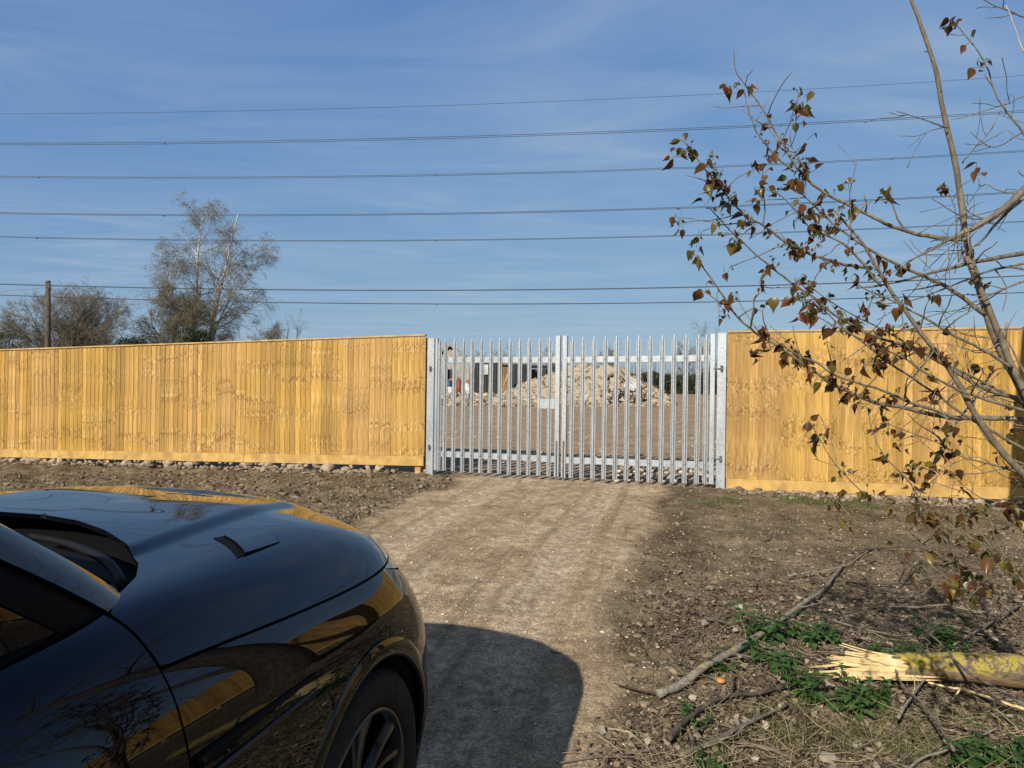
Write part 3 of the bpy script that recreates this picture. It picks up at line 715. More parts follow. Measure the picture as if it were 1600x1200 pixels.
def leaf(name_lab, cols, stile_out, stile_in, zt, zb, lock):
    """cols = photo columns of the pales; zt/zb functions of a give pale tips and feet"""
    aa_ = [apx(c, 650)[0] for c in cols]; a_o = apx(stile_out, 650)[0]; a_i = apx(stile_in, 650)[0]
    mid = (a_o + a_i) / 2; g = float(land(*GP(a_o, 0, 0)[:2]))
    r = thing('palisade_gate', GP(a_o, 0, g), name_lab, 'gate', 'palisade gate leaves')
    for a in (a_o, a_i):
        w = .036 if a == a_i else .034
        zz = zt(a) + (.015 if a == a_i else -.005)
        MB().box(GP(a, .0, (zz + zb(a)) / 2), (w, .03, (zz - zb(a)) / 2), AXG, .004).build('stile', M['galv'], r)
    lo_, hi_ = min(a_o, a_i) + .035, max(a_o, a_i) - .035
    for f in (0, 1):
        z0, z1 = (zt(lo_) - .35, zt(hi_) - .35) if f else (zb(lo_) + .265, zb(hi_) + .265)
        d_ = np.array([*(GU * (hi_ - lo_)), z1 - z0]); d_ /= np.linalg.norm(d_); ax = np.array([d_, NX, np.cross(d_, NX)])
        MB().box(GP((lo_ + hi_) / 2, .012, (z0 + z1) / 2), ((hi_ - lo_) / 2, .03, .048), ax, .004).build('rail', M['galv'], r)
    for a in aa_:
        mb = MB(); pale_mesh(mb, a, -.036, zb(a) + .004, zt(a)); p = mb.build('pale', M['galv'], r)
        for z in (zt(a) - .35, zb(a) + .265): MB().tube([GP(a, -.050, z), GP(a, -.059, z)], .008, 8).build('fixing_bolt', M['bolt'], p)
    for z, nm in ((zt(a_o) - .50, 'hinge'), (zb(a_o) + .36, 'hinge')):
        s = 1 if a_o < a_i else -1; ap = aL if a_o < a_i else aR
        h = MB().tube([GP(a_o - .02 * s, -.02, z), GP(ap + .02 * s, -.075, z)], .011, 8)
        h.tube([GP(ap + .0 * s, -.10, z), GP(ap + .0 * s, .09, z)], .010, 8).tube([GP(ap, -.085, z - .03), GP(ap, -.085, z + .05)], .017, 10)
        h.tube([GP(ap, -.066, z), GP(ap, -.076, z)], .026, 6); h.build(nm, M['bolt'], r)
    if lock:
        MB().box(GP(a_i - .17, -.012, lock), (.135, .022, .078), AXG, .006).build('lock_box', M['galv'], r)
        MB().tube([GP(a_i + .03, .0, lock + .02), GP(a_i + .11, 0, lock + .02)], .012, 8).build('lock_bolt', M['bolt'], r)
    else:
        z = lock or 0
    return r, a_i
zrow = lambda c0, y0, c1, y1: (lambda A, B: (lambda a: A[1] + (B[1] - A[1]) * (a - A[0]) / (B[0] - A[0])))((apx(c0, 650)[0], at(c0, y0, GP(apx(c0, 650)[0], 0, 0)[1])[2]), (apx(c1, 650)[0], at(c1, y1, GP(apx(c1, 650)[0], 0, 0)[1])[2]))
ztL, zbL = zrow(690, 528, 858, 526), zrow(690, 735, 858, 744.5)
ztR, zbR = zrow(894, 525.5, 1103, 521), zrow(894, 747, 1103, 756)
zl = at(860, 631, GP(apx(870, 650)[0], 0, 0)[1])[2]
gl_, aiL = leaf('left leaf of the palisade gates, the one with the lock box', [687.5, 696, 710, 724.3, 738.5, 752.6, 767, 782, 797.2, 812.5, 827.5, 843.3, 859], 680.5, 871.0, ztL, zbL, zl)
gr_, aiR = leaf('right leaf of the palisade gates, without a lock box', [893.8, 910.5, 927.5, 944.8, 962.2, 979.8, 997.6, 1015.6, 1033.8, 1052, 1070.6, 1089.5, 1102.5], 1112.5, 881.8, ztR, zbR, 0)
z = zbL(aiL)
for r_, a in ((gl_, aiL), (gr_, aiR)):
    MB().tube([GP(a, -.045, z + .55), GP(a, -.045, z - .06)], .010, 8).build('drop_bolt', M['bolt'], r_)
for zz in (.62, 1.28):
    MB().box(GP(aiR + .075, .03, z + zz), (.045, .012, .018), AXG, .003).build('latch_plate', M['bolt'], gr_)

# ------------------------------------------------------------------ yard beyond the gates
def gat(px, D): 
    p = at(px, 600, D); return np.array([p[0], p[1], float(gz(p[0], p[1]))])
def wallbox(name, px0, px1, D0, D1, pyt, th, mat, parent, corr=0., z0=-.2):
    """upright slab between two photo columns at depths D0, D1"""
    a, b = gat(px0, D0), gat(px1, D1); zt = at((px0 + px1) / 2, pyt, (D0 + D1) / 2)[2]; u = b[:2] - a[:2]; L_ = np.linalg.norm(u); u /= L_
    n = np.array([u[1], -u[0]]); n = n if n @ -a[:2] > 0 else -n; mb = MB(); zb = min(a[2], b[2]) + z0
    if corr:
        k = max(6, int(L_ / .09)); t = np.linspace(0, L_, k * 2 + 1); off = np.where(np.arange(len(t)) % 4 < 2, corr, 0)
        V = []; 
        for tt, of in zip(t, off):
            for z in (zb, zt): V.append((*(a[:2] + u * tt + n * of), z))
        m_ = len(V); V += [(v[0] - n[0] * th, v[1] - n[1] * th, v[2]) for v in V]
        Fc = [(2 * q, 2 * q + 2, 2 * q + 3, 2 * q + 1) for q in range(len(t) - 1)]; Fc += [tuple(i + m_ for i in f[::-1]) for f in Fc]
        Fc += [(2 * q + 1, 2 * q + 3, 2 * q + 3 + m_, 2 * q + 1 + m_) for q in range(len(t) - 1)] + [(0, 1, 1 + m_, m_), (m_ - 2, m_ - 1, 2 * m_ - 1, 2 * m_ - 2)]
        mb.add(V, Fc)
    else:
        c = (a[:2] + b[:2]) / 2 - n * th / 2
        mb.box((*c, (zb + zt) / 2), (L_ / 2, th / 2, (zt - zb) / 2), np.array([[*u, 0], [*n, 0], [0, 0, 1.]]), .01)
    return mb.build(name, mat, parent)
D = 52
sh = thing('outbuilding', gat(720, D + 1.5), 'pale half demolished outbuilding with a dark doorway, seen through the left gate leaf', 'building')
wallbox('wall', 672, 699, D, D, 574, .3, M['blockwork'], sh); wallbox('wall', 706.5, 733, D, D, 573, .3, M['blockwork'], sh)
wallbox('door', 699.3, 706.2, D + .25, D + .25, 577, .1, M['dark'], sh); wallbox('wall', 690, 740, D + 3, D + 3, 566, .3, M['blockwork'], sh)
g = gat(703, D)
ho = thing('far_house', gat(706, 78), 'far house with a grey gable roof rising behind the outbuilding', 'house')
wallbox('wall', 684, 725, 78, 78, 553, 4, M['blockwork'], ho)
p = [at(680, 556, 77.5), at(703, 541, 77.5), at(724, 555, 77.5)]; q = [v + [0, 6, 0] for v in p]
V = [p[0], p[1], p[2], q[0], q[1], q[2]]; V2 = [v + np.array([0, 0, .25]) for v in V]
mk('roof', V + V2, [(0, 1, 4, 3), (1, 2, 5, 4), (6, 9, 10, 7), (7, 10, 11, 8), (0, 6, 7, 1), (1, 7, 8, 2), (3, 4, 10, 9), (4, 5, 11, 10), (0, 3, 9, 6), (2, 8, 11, 5)], M['roofgrey'], ho)
mk('gable', [p[0] + [.3, .3, -.2], p[1] + [0, .3, -.3], p[2] + [-.3, .3, -.2], p[0] + [.3, .6, -.2], p[1] + [0, .6, -.3], p[2] + [-.3, .6, -.2]], [(0, 2, 1), (3, 4, 5), (0, 1, 4, 3), (1, 2, 5, 4), (2, 0, 3, 5)], M['blockwork'], ho)
ct = thing('steel_shed', gat(775, D), 'dark corrugated steel shed with a pale square hatch, left of the rubble heap', 'shed')
wallbox('wall', 742, 765, D - .4, D - .4, 566, .1, M['dark'], ct, .05); wallbox('hatch', 756, 762.6, D - .55, D - .55, 569.5, .05, M['trim'], ct, 0, 1.35)
wallbox('wall', 769, 783, D - .4, D - .4, 566, .1, M['dark'], ct, .05); wallbox('wall', 799, 826, D - .4, D - .4, 569, .1, M['dark'], ct, .05)
wallbox('wall', 742, 826, D + 2.2, D + 2.2, 568, .1, M['dark'], ct, .05)
wallbox('roof_edge', 741, 827, D - .2, D - .2, 564.5, 2.4, M['roofgrey'], ct, 0, 2.05)
fs = thing('flat_roof_shed', gat(850, D + 2), 'low dark flat roofed shed half hidden by the rubble heap', 'shed')
for a, b in ((830, 839), (846, 853), (861, 872)): wallbox('post_panel', a, b, D + 2, D + 2, 577, .1, M['dark'], fs)
wallbox('back_wall', 830, 872, D + 4, D + 4, 577, .1, M['dark'], fs); wallbox('roof', 828, 874, D + 1.8, D + 1.8, 574.2, 2.6, M['dark'], fs, 0, 2.12)
tb = thing('plywood_hoarding', gat(790, D - 1), 'tall weathered plywood sheet leaning between the steel shed walls', 'board')
wallbox('sheet', 785.5, 793.5, D - 1.2, D - 1.0, 573, .04, M['ply'], tb)
P_ = [gat(784, D - 2.2) + [0, 0, .1], gat(793, D - 1.4) + [0, 0, 1.35]]; MB().tube(P_, .07, 6).build('brace', M['ply'], tb)
def cyl(px, Dd, r, pyt, mat, label, cat, name, cap, tilt=0, grp=None):
    g = gat(px, Dd); h = at(px, pyt, Dd)[2] - g[2]; t = thing(name, g, label, cat, grp)
    prof = [(0, 0), (.9, 0), (1, .03), (1, .36), (1.03, .37), (1, .38), (1, .8), (.93, .88), (.55, .94), (.3, .96), (.3, 1.0), (0, 1.)] if cap else [(0, 0), (1, 0), (1, .3), (1.05, .32), (1, .34), (1, .64), (1.05, .66), (1, .68), (1, .97), (1.04, 1), (0, 1)]
    n = 12; V = []; Fc = []
    for pr_, z in prof:
        for a in np.linspace(0, 2 * np.pi, n, endpoint=False): V.append(g + [pr_ * r * math.cos(a) + tilt * z * h, pr_ * r * math.sin(a), z * h])
    for i_ in range(len(prof) - 1):
        for j_ in range(n): Fc.append((i_ * n + j_, i_ * n + (j_ + 1) % n, (i_ + 1) * n + (j_ + 1) % n, (i_ + 1) * n + j_))
    mk('shell', V, Fc, mat, t, True)
    MB().tube([g + [tilt * h, 0, h * .99], g + [tilt * h, 0, h * 1.05]], r * .35, 6).build('valve' if cap else 'bung', M['bolt'], t)
    return t
cyl(700.3, 49, .19, 594, M['blue'], 'blue plastic drum in front of the outbuilding doorway', 'drum', 'plastic_drum', False)
cyl(705, 49.3, .17, 592.5, M['orange'], 'orange drum standing behind the white container', 'drum', 'orange_drum', False)
cyl(703.3, 48, .17, 604.5, M['white'], 'small white container before the blue and orange drums', 'container', 'white_container', False)
cyl(716.5, 49, .17, 590, M['redpaint'], 'upright rusty red gas cylinder by the outbuilding wall', 'gas cylinder', 'gas_cylinder', True)
cyl(729.5, 49, .2, 592, M['redpaint'], 'leaning rusty red cylinder beside the dark shed', 'gas cylinder', 'gas_cylinder', True, .18)
cyl(731.5, 48.3, .16, 598, M['white'], 'pale cylinder leaning in front of the rusty red one', 'gas cylinder', 'gas_cylinder', True, -.1)

# rubble heap
Dp = 37.; base = gat(925, Dp)
prof = np.array([(770, 628), (800, 617), (828, 601), (845, 596), (868, 589), (884, 580), (905, 574.5), (915, 573), (930, 577), (940, 578), (948, 576.5), (962, 577), (975, 582), (986, 594), (1003, 603), (1015, 611), (1032, 617)], float)
px_ = np.linspace(770, 1034, 170); hp = []
for x in px_:
    y = np.interp(x, prof[:, 0], prof[:, 1]); g = gat(x, Dp); hp.append(max(0, at(x, y, Dp)[2] - g[2]))
hp = np.array(hp); X0 = np.array([gat(x, Dp)[0] for x in px_]); dep = np.linspace(-1, 1, 60)
V = []; Wd = 3.2
def heaph(x, k):
    return np.interp(x, X0, hp) * np.clip(1 - np.abs(k) ** 1.25, 0, 1)
Xh, Kh = np.meshgrid(X0, dep, indexing='ij'); Yh = Dp + Kh * Wd
Hh = heaph(Xh, Kh); Hh = Hh + (fbm(Xh, Yh, 1.6, 4, True) * .42 - .16) * np.clip(Hh / .8, 0, 1)
Zh = gz(Xh, Yh) + Hh - .05; nr, nc = Xh.shape
i, j = np.meshgrid(np.arange(nr - 1), np.arange(nc - 1), indexing='ij'); i = i.ravel(); j = j.ravel()
hpo = thing('rubble_heap', base, 'big heap of broken concrete and brick rubble in the yard behind the gates', 'rubble heap')
mk('heap_core', np.stack([Xh, Yh, Zh], -1).reshape(-1, 3), np.stack([i * nc + j, (i + 1) * nc + j, (i + 1) * nc + j + 1, i * nc + j + 1], -1), M['heap'], hpo)
# chunks over the surface, plus looser ones around the foot
def chunk(n, smin, smax, spread, name, mat, parent, foot=False, flat=.65, xr=None):
    V0 = np.array([[x, y, z] for x in (-1, 1) for y in (-1, 1) for z in (-1, 1)], float); F0 = np.array([(0, 1, 3, 2), (4, 6, 7, 5), (0, 4, 5, 1), (2, 3, 7, 6), (0, 2, 6, 4), (1, 5, 7, 3)])
    x = rng.uniform(*(xr or (X0[4], X0[-4])), n); k = rng.uniform(-1, .35, n)
    if foot: k = rng.uniform(-1.5, -.8, n)
    y = Dp + k * Wd; z = gz(x, y) + heaph(x, k); s = rng.uniform(0, 1, n) ** 2 * (smax - smin) + smin
    V = np.repeat(V0[None], n, 0) * rng.uniform(.4, 1.2, (n, 1, 3)) * s[:, None, None]; V[..., 2] *= flat; V += rng.normal(0, .16, V.shape) * s[:, None, None]
    Q = rng.normal(0, .55, (n, 3)); Q[:, 2] = rng.uniform(0, 6.28, n)
    for a_, (u, v) in zip(Q.T, ((1, 2), (0, 2), (0, 1))):
        c, s_ = np.cos(a_)[:, None], np.sin(a_)[:, None]; W = V.copy(); W[..., u] = V[..., u] * c - V[..., v] * s_; W[..., v] = V[..., u] * s_ + V[..., v] * c; V = W
    V += np.stack([x, y, z + s * .15], -1)[:, None]
    o = mk(name, V.reshape(-1, 3), (np.arange(n)[:, None, None] * 8 + F0).reshape(-1, 4), mat, parent); o['kind'] = 'stuff'; return o
chunk(2200, .05, .25, 1, 'rubble_chunks', M['concrete'], hpo)
chunk(500, .04, .16, 1, 'rubble_fragments', M['heap'], hpo, True)
def slab(px, py, Dd, hx, hy, hz, rot, mat, label, name='concrete_slab', cat='slab', grp='large slabs on the rubble heap'):
    p = at(px, py, Dd); mb = MB(); ax = np.array(Matrix.Rotation(rot[2], 3, 'Z') @ Matrix.Rotation(rot[1], 3, 'Y') @ Matrix.Rotation(rot[0], 3, 'X')).T
    mb.box((0, 0, 0), (hx, hy, hz), ax, .03); V = np.concatenate(mb.V); V += rng.normal(0, .02, V.shape)
    o = mk(name, V, mb.F, mat); o.location = p; return tag(o, label, cat, grp)
slab(945, 581, 35.8, .42, .5, .1, (.3, -.5, .3), M['concrete'], 'tilted slab crowning the rubble heap', grp=None)
slab(980, 593, 35, .55, .5, .08, (.3, .75, .2), M['concrete'], 'steep slab sloping down the right side of the rubble heap', grp=None)
slab(986, 600, 34.6, .3, .35, .08, (1.1, .4, .2), M['white'], 'white slab at the right of the rubble heap', grp=None)
slab(919, 620.5, 34.2, .28, .15, .12, (.1, -.2, .3), M['white'], 'white block at the foot of the rubble heap', 'white_block', 'block', None)
slab(1022, 607.5, 40, .45, .6, .05, (.1, .2, .1), M['concrete'], 'flat pale slab lying right of the rubble heap', grp=None)
# tangle of scrap
tg = thing('scrap_metal_pile', gat(980, 34.2), 'dark tangle of scrap metal at the right foot of the rubble heap', 'scrap pile')
mb = MB()
for _ in range(120):
    c = gat(rng.uniform(951, 1012), 34.3 + rng.normal(0, .4)) + [0, 0, abs(rng.normal(0, .28))]; d_ = unit(rng.normal(size=3) * [1, .5, .5]); l_ = rng.uniform(.15, .6)
    mb.tube(smoothline([c - d_ * l_, c + rng.normal(0, .1, 3), c + d_ * l_], 5), rng.uniform(.012, .035), 4)
mb.build('bars', M['scrap'], tg)
mb = MB()
for _ in range(14):
    c = gat(rng.uniform(955, 1005), 34.4 + rng.normal(0, .3)) + [0, 0, abs(rng.normal(0, .2))]; ax = unit(rng.normal(size=3)); b_ = unit(np.cross(ax, [0, 0, 1.])); mb.box(c, (.25, .14, .01), np.array([ax, b_, np.cross(ax, b_)]))
mb.build('sheets', M['scrap'], tg)
# low strewn brick rubble left of the heap
x = []; y = []
for _ in range(1100):
    g = gat(rng.uniform(688, 840), rng.uniform(32, 46)); x.append(g[0]); y.append(g[1])
x = np.array(x); y = np.array(y)
tag(scatter_lumps('brick_rubble', x, y, rng.gamma(1.6, .038, len(x)) + .015, tint(len(x), (.20, .13, .09), (.44, .36, .27), .25), .6, .1), 'strewn brick rubble on the yard left of the heap')
x = []; y = []
for _ in range(700):
    g = gat(rng.uniform(670, 1300), 1 / rng.uniform(1 / 60, 1 / 13)); x.append(g[0]); y.append(g[1])
tag(scatter_lumps('yard_stones', np.array(x), np.array(y), np.minimum(rng.gamma(1.5, .010, len(x)) + .005, .05), tint(len(x), (.25, .18, .12), (.52, .44, .34), .2), .6, .2), 'small stones scattered over the bare yard')

# ------------------------------------------------------------------ trees behind the fence
def spawn(P, Rr, per, t0, t1, lr, ang, up, n, rad, r_, wob=.12, taper=.25, minlen=0., shape=None):
    """children of many polylines at once"""
    M_, Np = P.shape[:2]; pi = np.repeat(np.arange(M_), per); k = len(pi); t = r_.uniform(t0, t1, k)
    f = t * (Np - 1); i0 = np.clip(f.astype(int), 0, Np - 2); u = (f - i0)[:, None]
    pos = P[pi, i0] * (1 - u) + P[pi, i0 + 1] * u; pr = Rr[pi, i0] * (1 - u[:, 0]) + Rr[pi, i0 + 1] * u[:, 0]
    d = unit(P[pi, i0 + 1] - P[pi, i0]); plen = np.linalg.norm(np.diff(P, axis=1), axis=2).sum(1)[pi]
    a = R(1) * r_.uniform(*ang, k); e = unit(np.cross(d, r_.normal(size=(k, 3)))); d = d * np.cos(a)[:, None] + e * np.sin(a)[:, None]
    ln = np.maximum(plen * r_.uniform(*lr, k) * (1 - .45 * t if shape is None else shape(t)), minlen)
    C = np.zeros((k, n, 3)); C[:, 0] = pos
    for q in range(1, n):
        d = unit(d + np.array(up) / n + r_.normal(0, wob, (k, 3))); C[:, q] = C[:, q - 1] + d * (ln / (n - 1))[:, None]
    r0 = np.minimum(pr * rad, pr); Rc = r0[:, None] * np.linspace(1, taper, n)[None]
    return C, Rc
def leafquads(P, S, r_, n_per=1):
    k = len(P); u = unit(r_.normal(size=(k, 3))); v = unit(np.cross(u, r_.normal(size=(k, 3)))); S = S[:, None]
    V = np.stack([P - u * S * .6, P + v * S * .35, P + u * S * .6, P - v * S * .35], 1)
    return V.reshape(-1, 3), np.arange(k * 4).reshape(k, 4)
def tree(name, base, label, cat, stems, levels, seed, mats, leaves=None, group=None, trunkmat=None, minr=.0045):
    r_ = np.random.default_rng(seed); root = thing(name, base, label, cat, group)
    nn = max(len(s) for s, _ in stems)
    P = np.stack([smoothline(s, 12) for s, _ in stems]); Rr = np.stack([rr * np.linspace(1, .18, 12) ** .9 for _, rr in stems])
    V, Fq = tubes(P, Rr, 7); mk('trunk', V, Fq, trunkmat or mats[0], root, True)
    parts = []; cur = (P, Rr); allp = []
    for lv in levels:
        cur = spawn(*cur, r_=r_, **lv); cur = (cur[0], np.maximum(cur[1], minr)); parts.append(tubes(*cur, 4 if len(parts) == 0 else 3)); allp.append(cur)
    big, fine = parts[:1], parts[1:]
    V, Fq = joinq(big); mk('limbs', V, Fq, mats[0], root, True)
    if fine: V, Fq = joinq(fine); mk('crown', V, Fq, mats[1], root)
    if leaves:
        mat, nlf, size, jit = leaves; T = allp[-1][0]; q = r_.integers(0, len(T), nlf); w_ = r_.integers(1, T.shape[1], nlf)
        V, Fq = leafquads(T[q, w_] + r_.normal(0, jit, (nlf, 3)), r_.uniform(.5, 1.3, nlf) * size, r_); mk('foliage', V, Fq, mat, root)
    return root
def stemline(pts, D, jit=0):
    return np.array([at(x, y, D + dz) for x, y, dz in pts])
Db = 42
g = gat(305, Db)
st = [(stemline([(298, 600, 0), (300, 540, 0), (307, 480, .1), (308, 420, 0), (312, 370, .2), (318, 340, .3)], Db), .13),
      (stemline([(318, 600, .5), (326, 540, .4), (338, 480, .2), (350, 430, 0), (360, 385, -.1), (372, 335, -.2)], Db), .14),
      (stemline([(318, 600, .5), (332, 530, 1.2), (358, 470, 2.), (385, 440, 2.4), (402, 405, 2.6)], Db), .09),
      (stemline([(298, 600, 0), (288, 520, -.8), (272, 470, -1.5), (265, 430, -1.9), (276, 400, -2.1)], Db), .075)]
tree('birch_tree', g, 'tall silver birch with white stems and fine drooping twigs behind the left fence', 'tree', st, [
    dict(per=21, t0=.18, t1=1., lr=(.22, .42), ang=(25, 60), up=(0, 0, .25), n=7, rad=.5, wob=.13),
    dict(per=13, t0=.2, t1=1., lr=(.3, .6), ang=(25, 65), up=(0, 0, -.55), n=6, rad=.5, wob=.16),
    dict(per=9, t0=.25, t1=1., lr=(.5, 1.0), ang=(20, 70), up=(0, 0, -1.3), n=5, rad=.55, wob=.16, minlen=.35)], 21,
    [M['birch'], M['birchtwig']], (M['bud'], 9000, .05, .08))
def bush(name, px, D, half, top, label, seed, nst, mats, leaves, spread=1., cat='tree', per=(9, 9, 5), lean=0, group=None, base_y=604, rad=.05, droop=-.1):
    r_ = np.random.default_rng(seed); g = gat(px, D); st = []
    for k in range(nst):
        a = r_.uniform(-1, 1); e = px + a * half * .62 * spread + lean; ht = top + (abs(a) ** 2) * (base_y - top) * .26 + r_.uniform(0, 14); dz = r_.uniform(-1, 1) * half * D / F * .5
        b = g + [r_.normal(0, .12), r_.normal(0, .12), -.05]; tp = at(e, ht + (600 - ht) * .12, D + dz); md = b * .5 + tp * .5 + [0, 0, .1 * (tp[2] - b[2])] - np.array([(tp - b)[0] * .12, 0, 0])
        st.append((np.array([b, b * .75 + md * .25 + r_.normal(0, .05, 3), md, md * .45 + tp * .55 + r_.normal(0, .1, 3), tp]), rad * r_.uniform(.7, 1.2)))
    return tree(name, g, label, cat, st, [dict(per=per[0], t0=.25, t1=1., lr=(.25, .5), ang=(20, 55), up=(0, 0, .2), n=6, rad=.55, wob=.15),
        dict(per=per[1], t0=.2, t1=1., lr=(.35, .65), ang=(20, 60), up=(0, 0, .05), n=5, rad=.55, wob=.18),
        dict(per=per[2], t0=.2, t1=1., lr=(.4, .8), ang=(20, 65), up=(0, 0, droop), n=4, rad=.6, wob=.2, minlen=.18)], seed, mats, leaves, group)
bush('shrub_willow', 102, 39, 112, 452, 'wide bare many-stemmed shrub behind the left fence and the timber pole', 31, 24, [M['oldbark'], M['bushtwig']], (M['bud'], 6000, .05, .07), 1.45, per=(13, 9, 6))
bush('young_oak', 268, 40, 72, 438, 'round crowned small tree in early leaf left of the birch', 32, 5, [M['oldbark'], M['greytwig']], (M['bud'], 9000, .065, .10), 1.05, per=(18, 11, 7), rad=.075)
bush('leaning_alder', 415, 43, 36, 488, 'low spreading tree right of the birch, thin and drooping', 33, 4, [M['oldbark'], M['greytwig']], (M['bud'], 1200, .05, .05), 1., per=(11, 9, 7), rad=.05, droop=-.8)
bush('ash_sapling', 452, 37, 40, 488, 'sparse bare tree with thick bud tipped twigs at the end of the row', 34, 4, [M['oldbark'], M['oldbark']], None, 1., per=(9, 5, 0), rad=.06)
bush('small_elder', 25, 36, 45, 505, 'low leafy shrub at the left edge of the photo, behind the fence', 35, 7, [M['oldbark'], M['bushtwig']], (M['dkgreen'], 2500, .06, .12), 1., per=(8, 6, 4), rad=.035)
# dense dark evergreens just over the fence
def evergreen(px, D, half, top, label, seed, n=5200, mat='dkgreen', name='dark_conifer', size=.07):
    r_ = np.random.default_rng(seed); g = gat(px, D); root = thing(name, g, label, 'shrub'); H = at(px, top, D)[2] - g[2]; W = half * D / F
    MB().tube([g - [0, 0, .1], g + [0, 0, H * .8]], [.09, .02], 7).build('trunk', M['oldbark'], root, True)
    c = []
    for _ in range(26):
        z = r_.uniform(.15, .97); rr = W * (1 - max(0, z - .45) / .55 * .75) * math.sqrt(r_.uniform(.2, 1)); a = r_.uniform(0, 6.28); c.append(g + [rr * math.cos(a), rr * math.sin(a), z * H])
    c = np.array(c); q = r_.integers(0, len(c), n); P = c[q] + r_.normal(0, 1, (n, 3)) * np.array([.30, .30, .16]) * W * .55
    V, Fq = leafquads(P, r_.uniform(.5, 1.3, n) * size, r_); mk('crown', V, Fq, M[mat], root); return root
evergreen(304, 33, 34, 514, 'dark evergreen tip showing over the fence below the birch', 41)
evergreen(205, 37, 40, 513, 'dark evergreen bush over the fence between the shrub and the oak', 42)
evergreen(150, 41, 40, 520, 'low dark bush over the fence below the wide shrub', 43, 4200)
evergreen(8, 38, 30, 520, 'dark bush at the far left behind the fence', 44, 3500)
# background hedge beyond the yard, reads as one mass
r_ = np.random.default_rng(50); n = 70000
pxs = r_.uniform(560, 1750, n); dd_ = 66 + r_.normal(0, 1.2, n); hx = at(600, 600, 66)
X = (pxs - 800) / F * dd_; top = 2.1 + fbm(X, X * 0 + 3., .16, 4) * 1.1 + sstep(14, 22, X) * .2; Z = land(X, dd_) + r_.uniform(0, 1, n) ** .8 * np.maximum(top, .6)
V, Fq = leafquads(np.stack([X, dd_, Z], -1), r_.uniform(.09, .26, n), r_)
tag(mk('hedgerow', V, Fq, M['hedge']), 'dark hedgerow closing the yard behind the rubble heap', kind='stuff')
k = 2600; bx = (r_.uniform(560, 1750, k) - 800) / F * 66; b = np.stack([bx, 66 + r_.normal(0, 1, k), land(bx, 66)], -1); tpz = r_.uniform(1.2, 3.4, k)
P = np.stack([b + np.stack([r_.normal(0, .25, k) * q, r_.normal(0, .2, k) * q, tpz * q], -1) + r_.normal(0, .06, (k, 3)) for q in (0, .35, .7, 1)], 1)
V, Fq = tubes(P, np.repeat(np.array([[.03, .022, .014, .006]]), k, 0), 3); tag(mk('hedge_stems', V, Fq, M['bushtwig']), 'bare upright stems standing in the far hedgerow', kind='stuff')
for q, (px, D, half, top, lab) in enumerate([(1104, 62, 44, 511, 'largest bare tree behind the yard, beside the right gate post'), (1072, 66, 26, 527, 'bare tree left of the largest one behind the yard'), (953, 64, 26, 534, 'small bare tree behind the rubble heap'), (865, 63, 30, 541, 'low bare tree behind the gate centre'), (783, 64, 24, 541, 'bare treetop above the left gate rail'), (752, 66, 24, 546, 'low bare treetop left of the gate centre'), (572, 60, 16, 516, 'small round treetop just over the left fence'), (1392, 58, 22, 494, 'lone bare treetop over the right fence'), (1180, 60, 22, 506, 'faint low treetop over the right fence near its gate end')]):
    bush('bare_tree', px, D, half, top, lab, 60 + q, 5, [M['oldbark'], M['greytwig']], (M['bud'], 500, .07, .1), 1., per=(9, 6, 4), rad=.06)
# ------------------------------------------------------------------ poles and wires
g = gat(75, 36.); pt = at(75, 440, 36.)
po = thing('utility_pole', g, 'weathered timber utility pole rising behind the left fence', 'pole')
MB().tube([g - [0, 0, .4], [*(g * .4 + pt * .6)[:2], g[2] * .4 + pt[2] * .6], pt], [.14, .125, .115], 12).build('pole', M['polewood'], po, True)
MB().tube([pt + [.1, -.1, -.22], pt + [.19, -.16, -.20]], .05, 8).tube([pt + [.15, -.13, -.32], pt + [.15, -.13, -.12]], .03, 8).build('insulator', M['bolt'], po)
MB().tube([pt + [0, 0, -.002], pt + [0, 0, .05]], [.13, .10], 12).build('pole_cap', M['bolt'], po)
q = at(-260, 470, 30); s = smoothline([pt + [.12, -.1, -.3], (pt + q) / 2 + [0, 0, -.25], q], 20)
tag(MB().tube(s, .006, 5).build('service_wire', M['wire']), 'thin service wire running left from the timber pole', 'wire')
def powerline(name, D, pts, twin, spac, label):
    A = np.array([at(x, y, D) for x, y in pts]); c = np.polyfit(A[:, 0], A[:, 2], 2); xs = np.linspace(-95, 95, 60)
    P = np.stack([xs, xs * 0 + D, np.polyval(c, xs)], -1); mid = np.array([0, D, np.polyval(c, 0)])
    if not twin:
        o = MB().tube(P, .018, 5).build(name, M['wire']); return tag(o, label, 'power line')
    t = thing(name, mid, label, 'power line', 'high voltage conductor pairs')
    for s in (-.22, .22): MB().tube(P + [0, s, 0], .024, 5).build('conductor', M['wire'], t, True)
    for px in spac:
        lo_, hi_ = -95., 95.
        for _ in range(40):
            m_ = (lo_ + hi_) / 2
            if proj((m_, D, np.polyval(c, m_)))[0] < px: lo_ = m_
            else: hi_ = m_
        b = np.array([lo_, D, np.polyval(c, lo_)]); MB().tube([b - [0, .24, .0], b + [.0, 0, -.10], b + [0, .24, 0]], .045, 6).build('spacer', M['bolt'], t)
    return t
powerline('earth_wire', 72, [(0, 178), (800, 161), (1600, 118)], False, [], 'single thin earth wire, highest of the overhead lines')
powerline('power_line', 66, [(0, 225), (800, 212), (1600, 174)], True, [258, 1220], 'topmost pair of near conductors, just below the earth wire')
powerline('power_line', 78, [(0, 276), (800, 271), (1600, 236)], True, [60, 681, 1393], 'second pair of conductors down, clear above the birch top')
powerline('power_line', 66, [(0, 333), (800, 332), (1600, 300)], True, [257, 1222], 'third pair of conductors down, passing the very top of the birch')
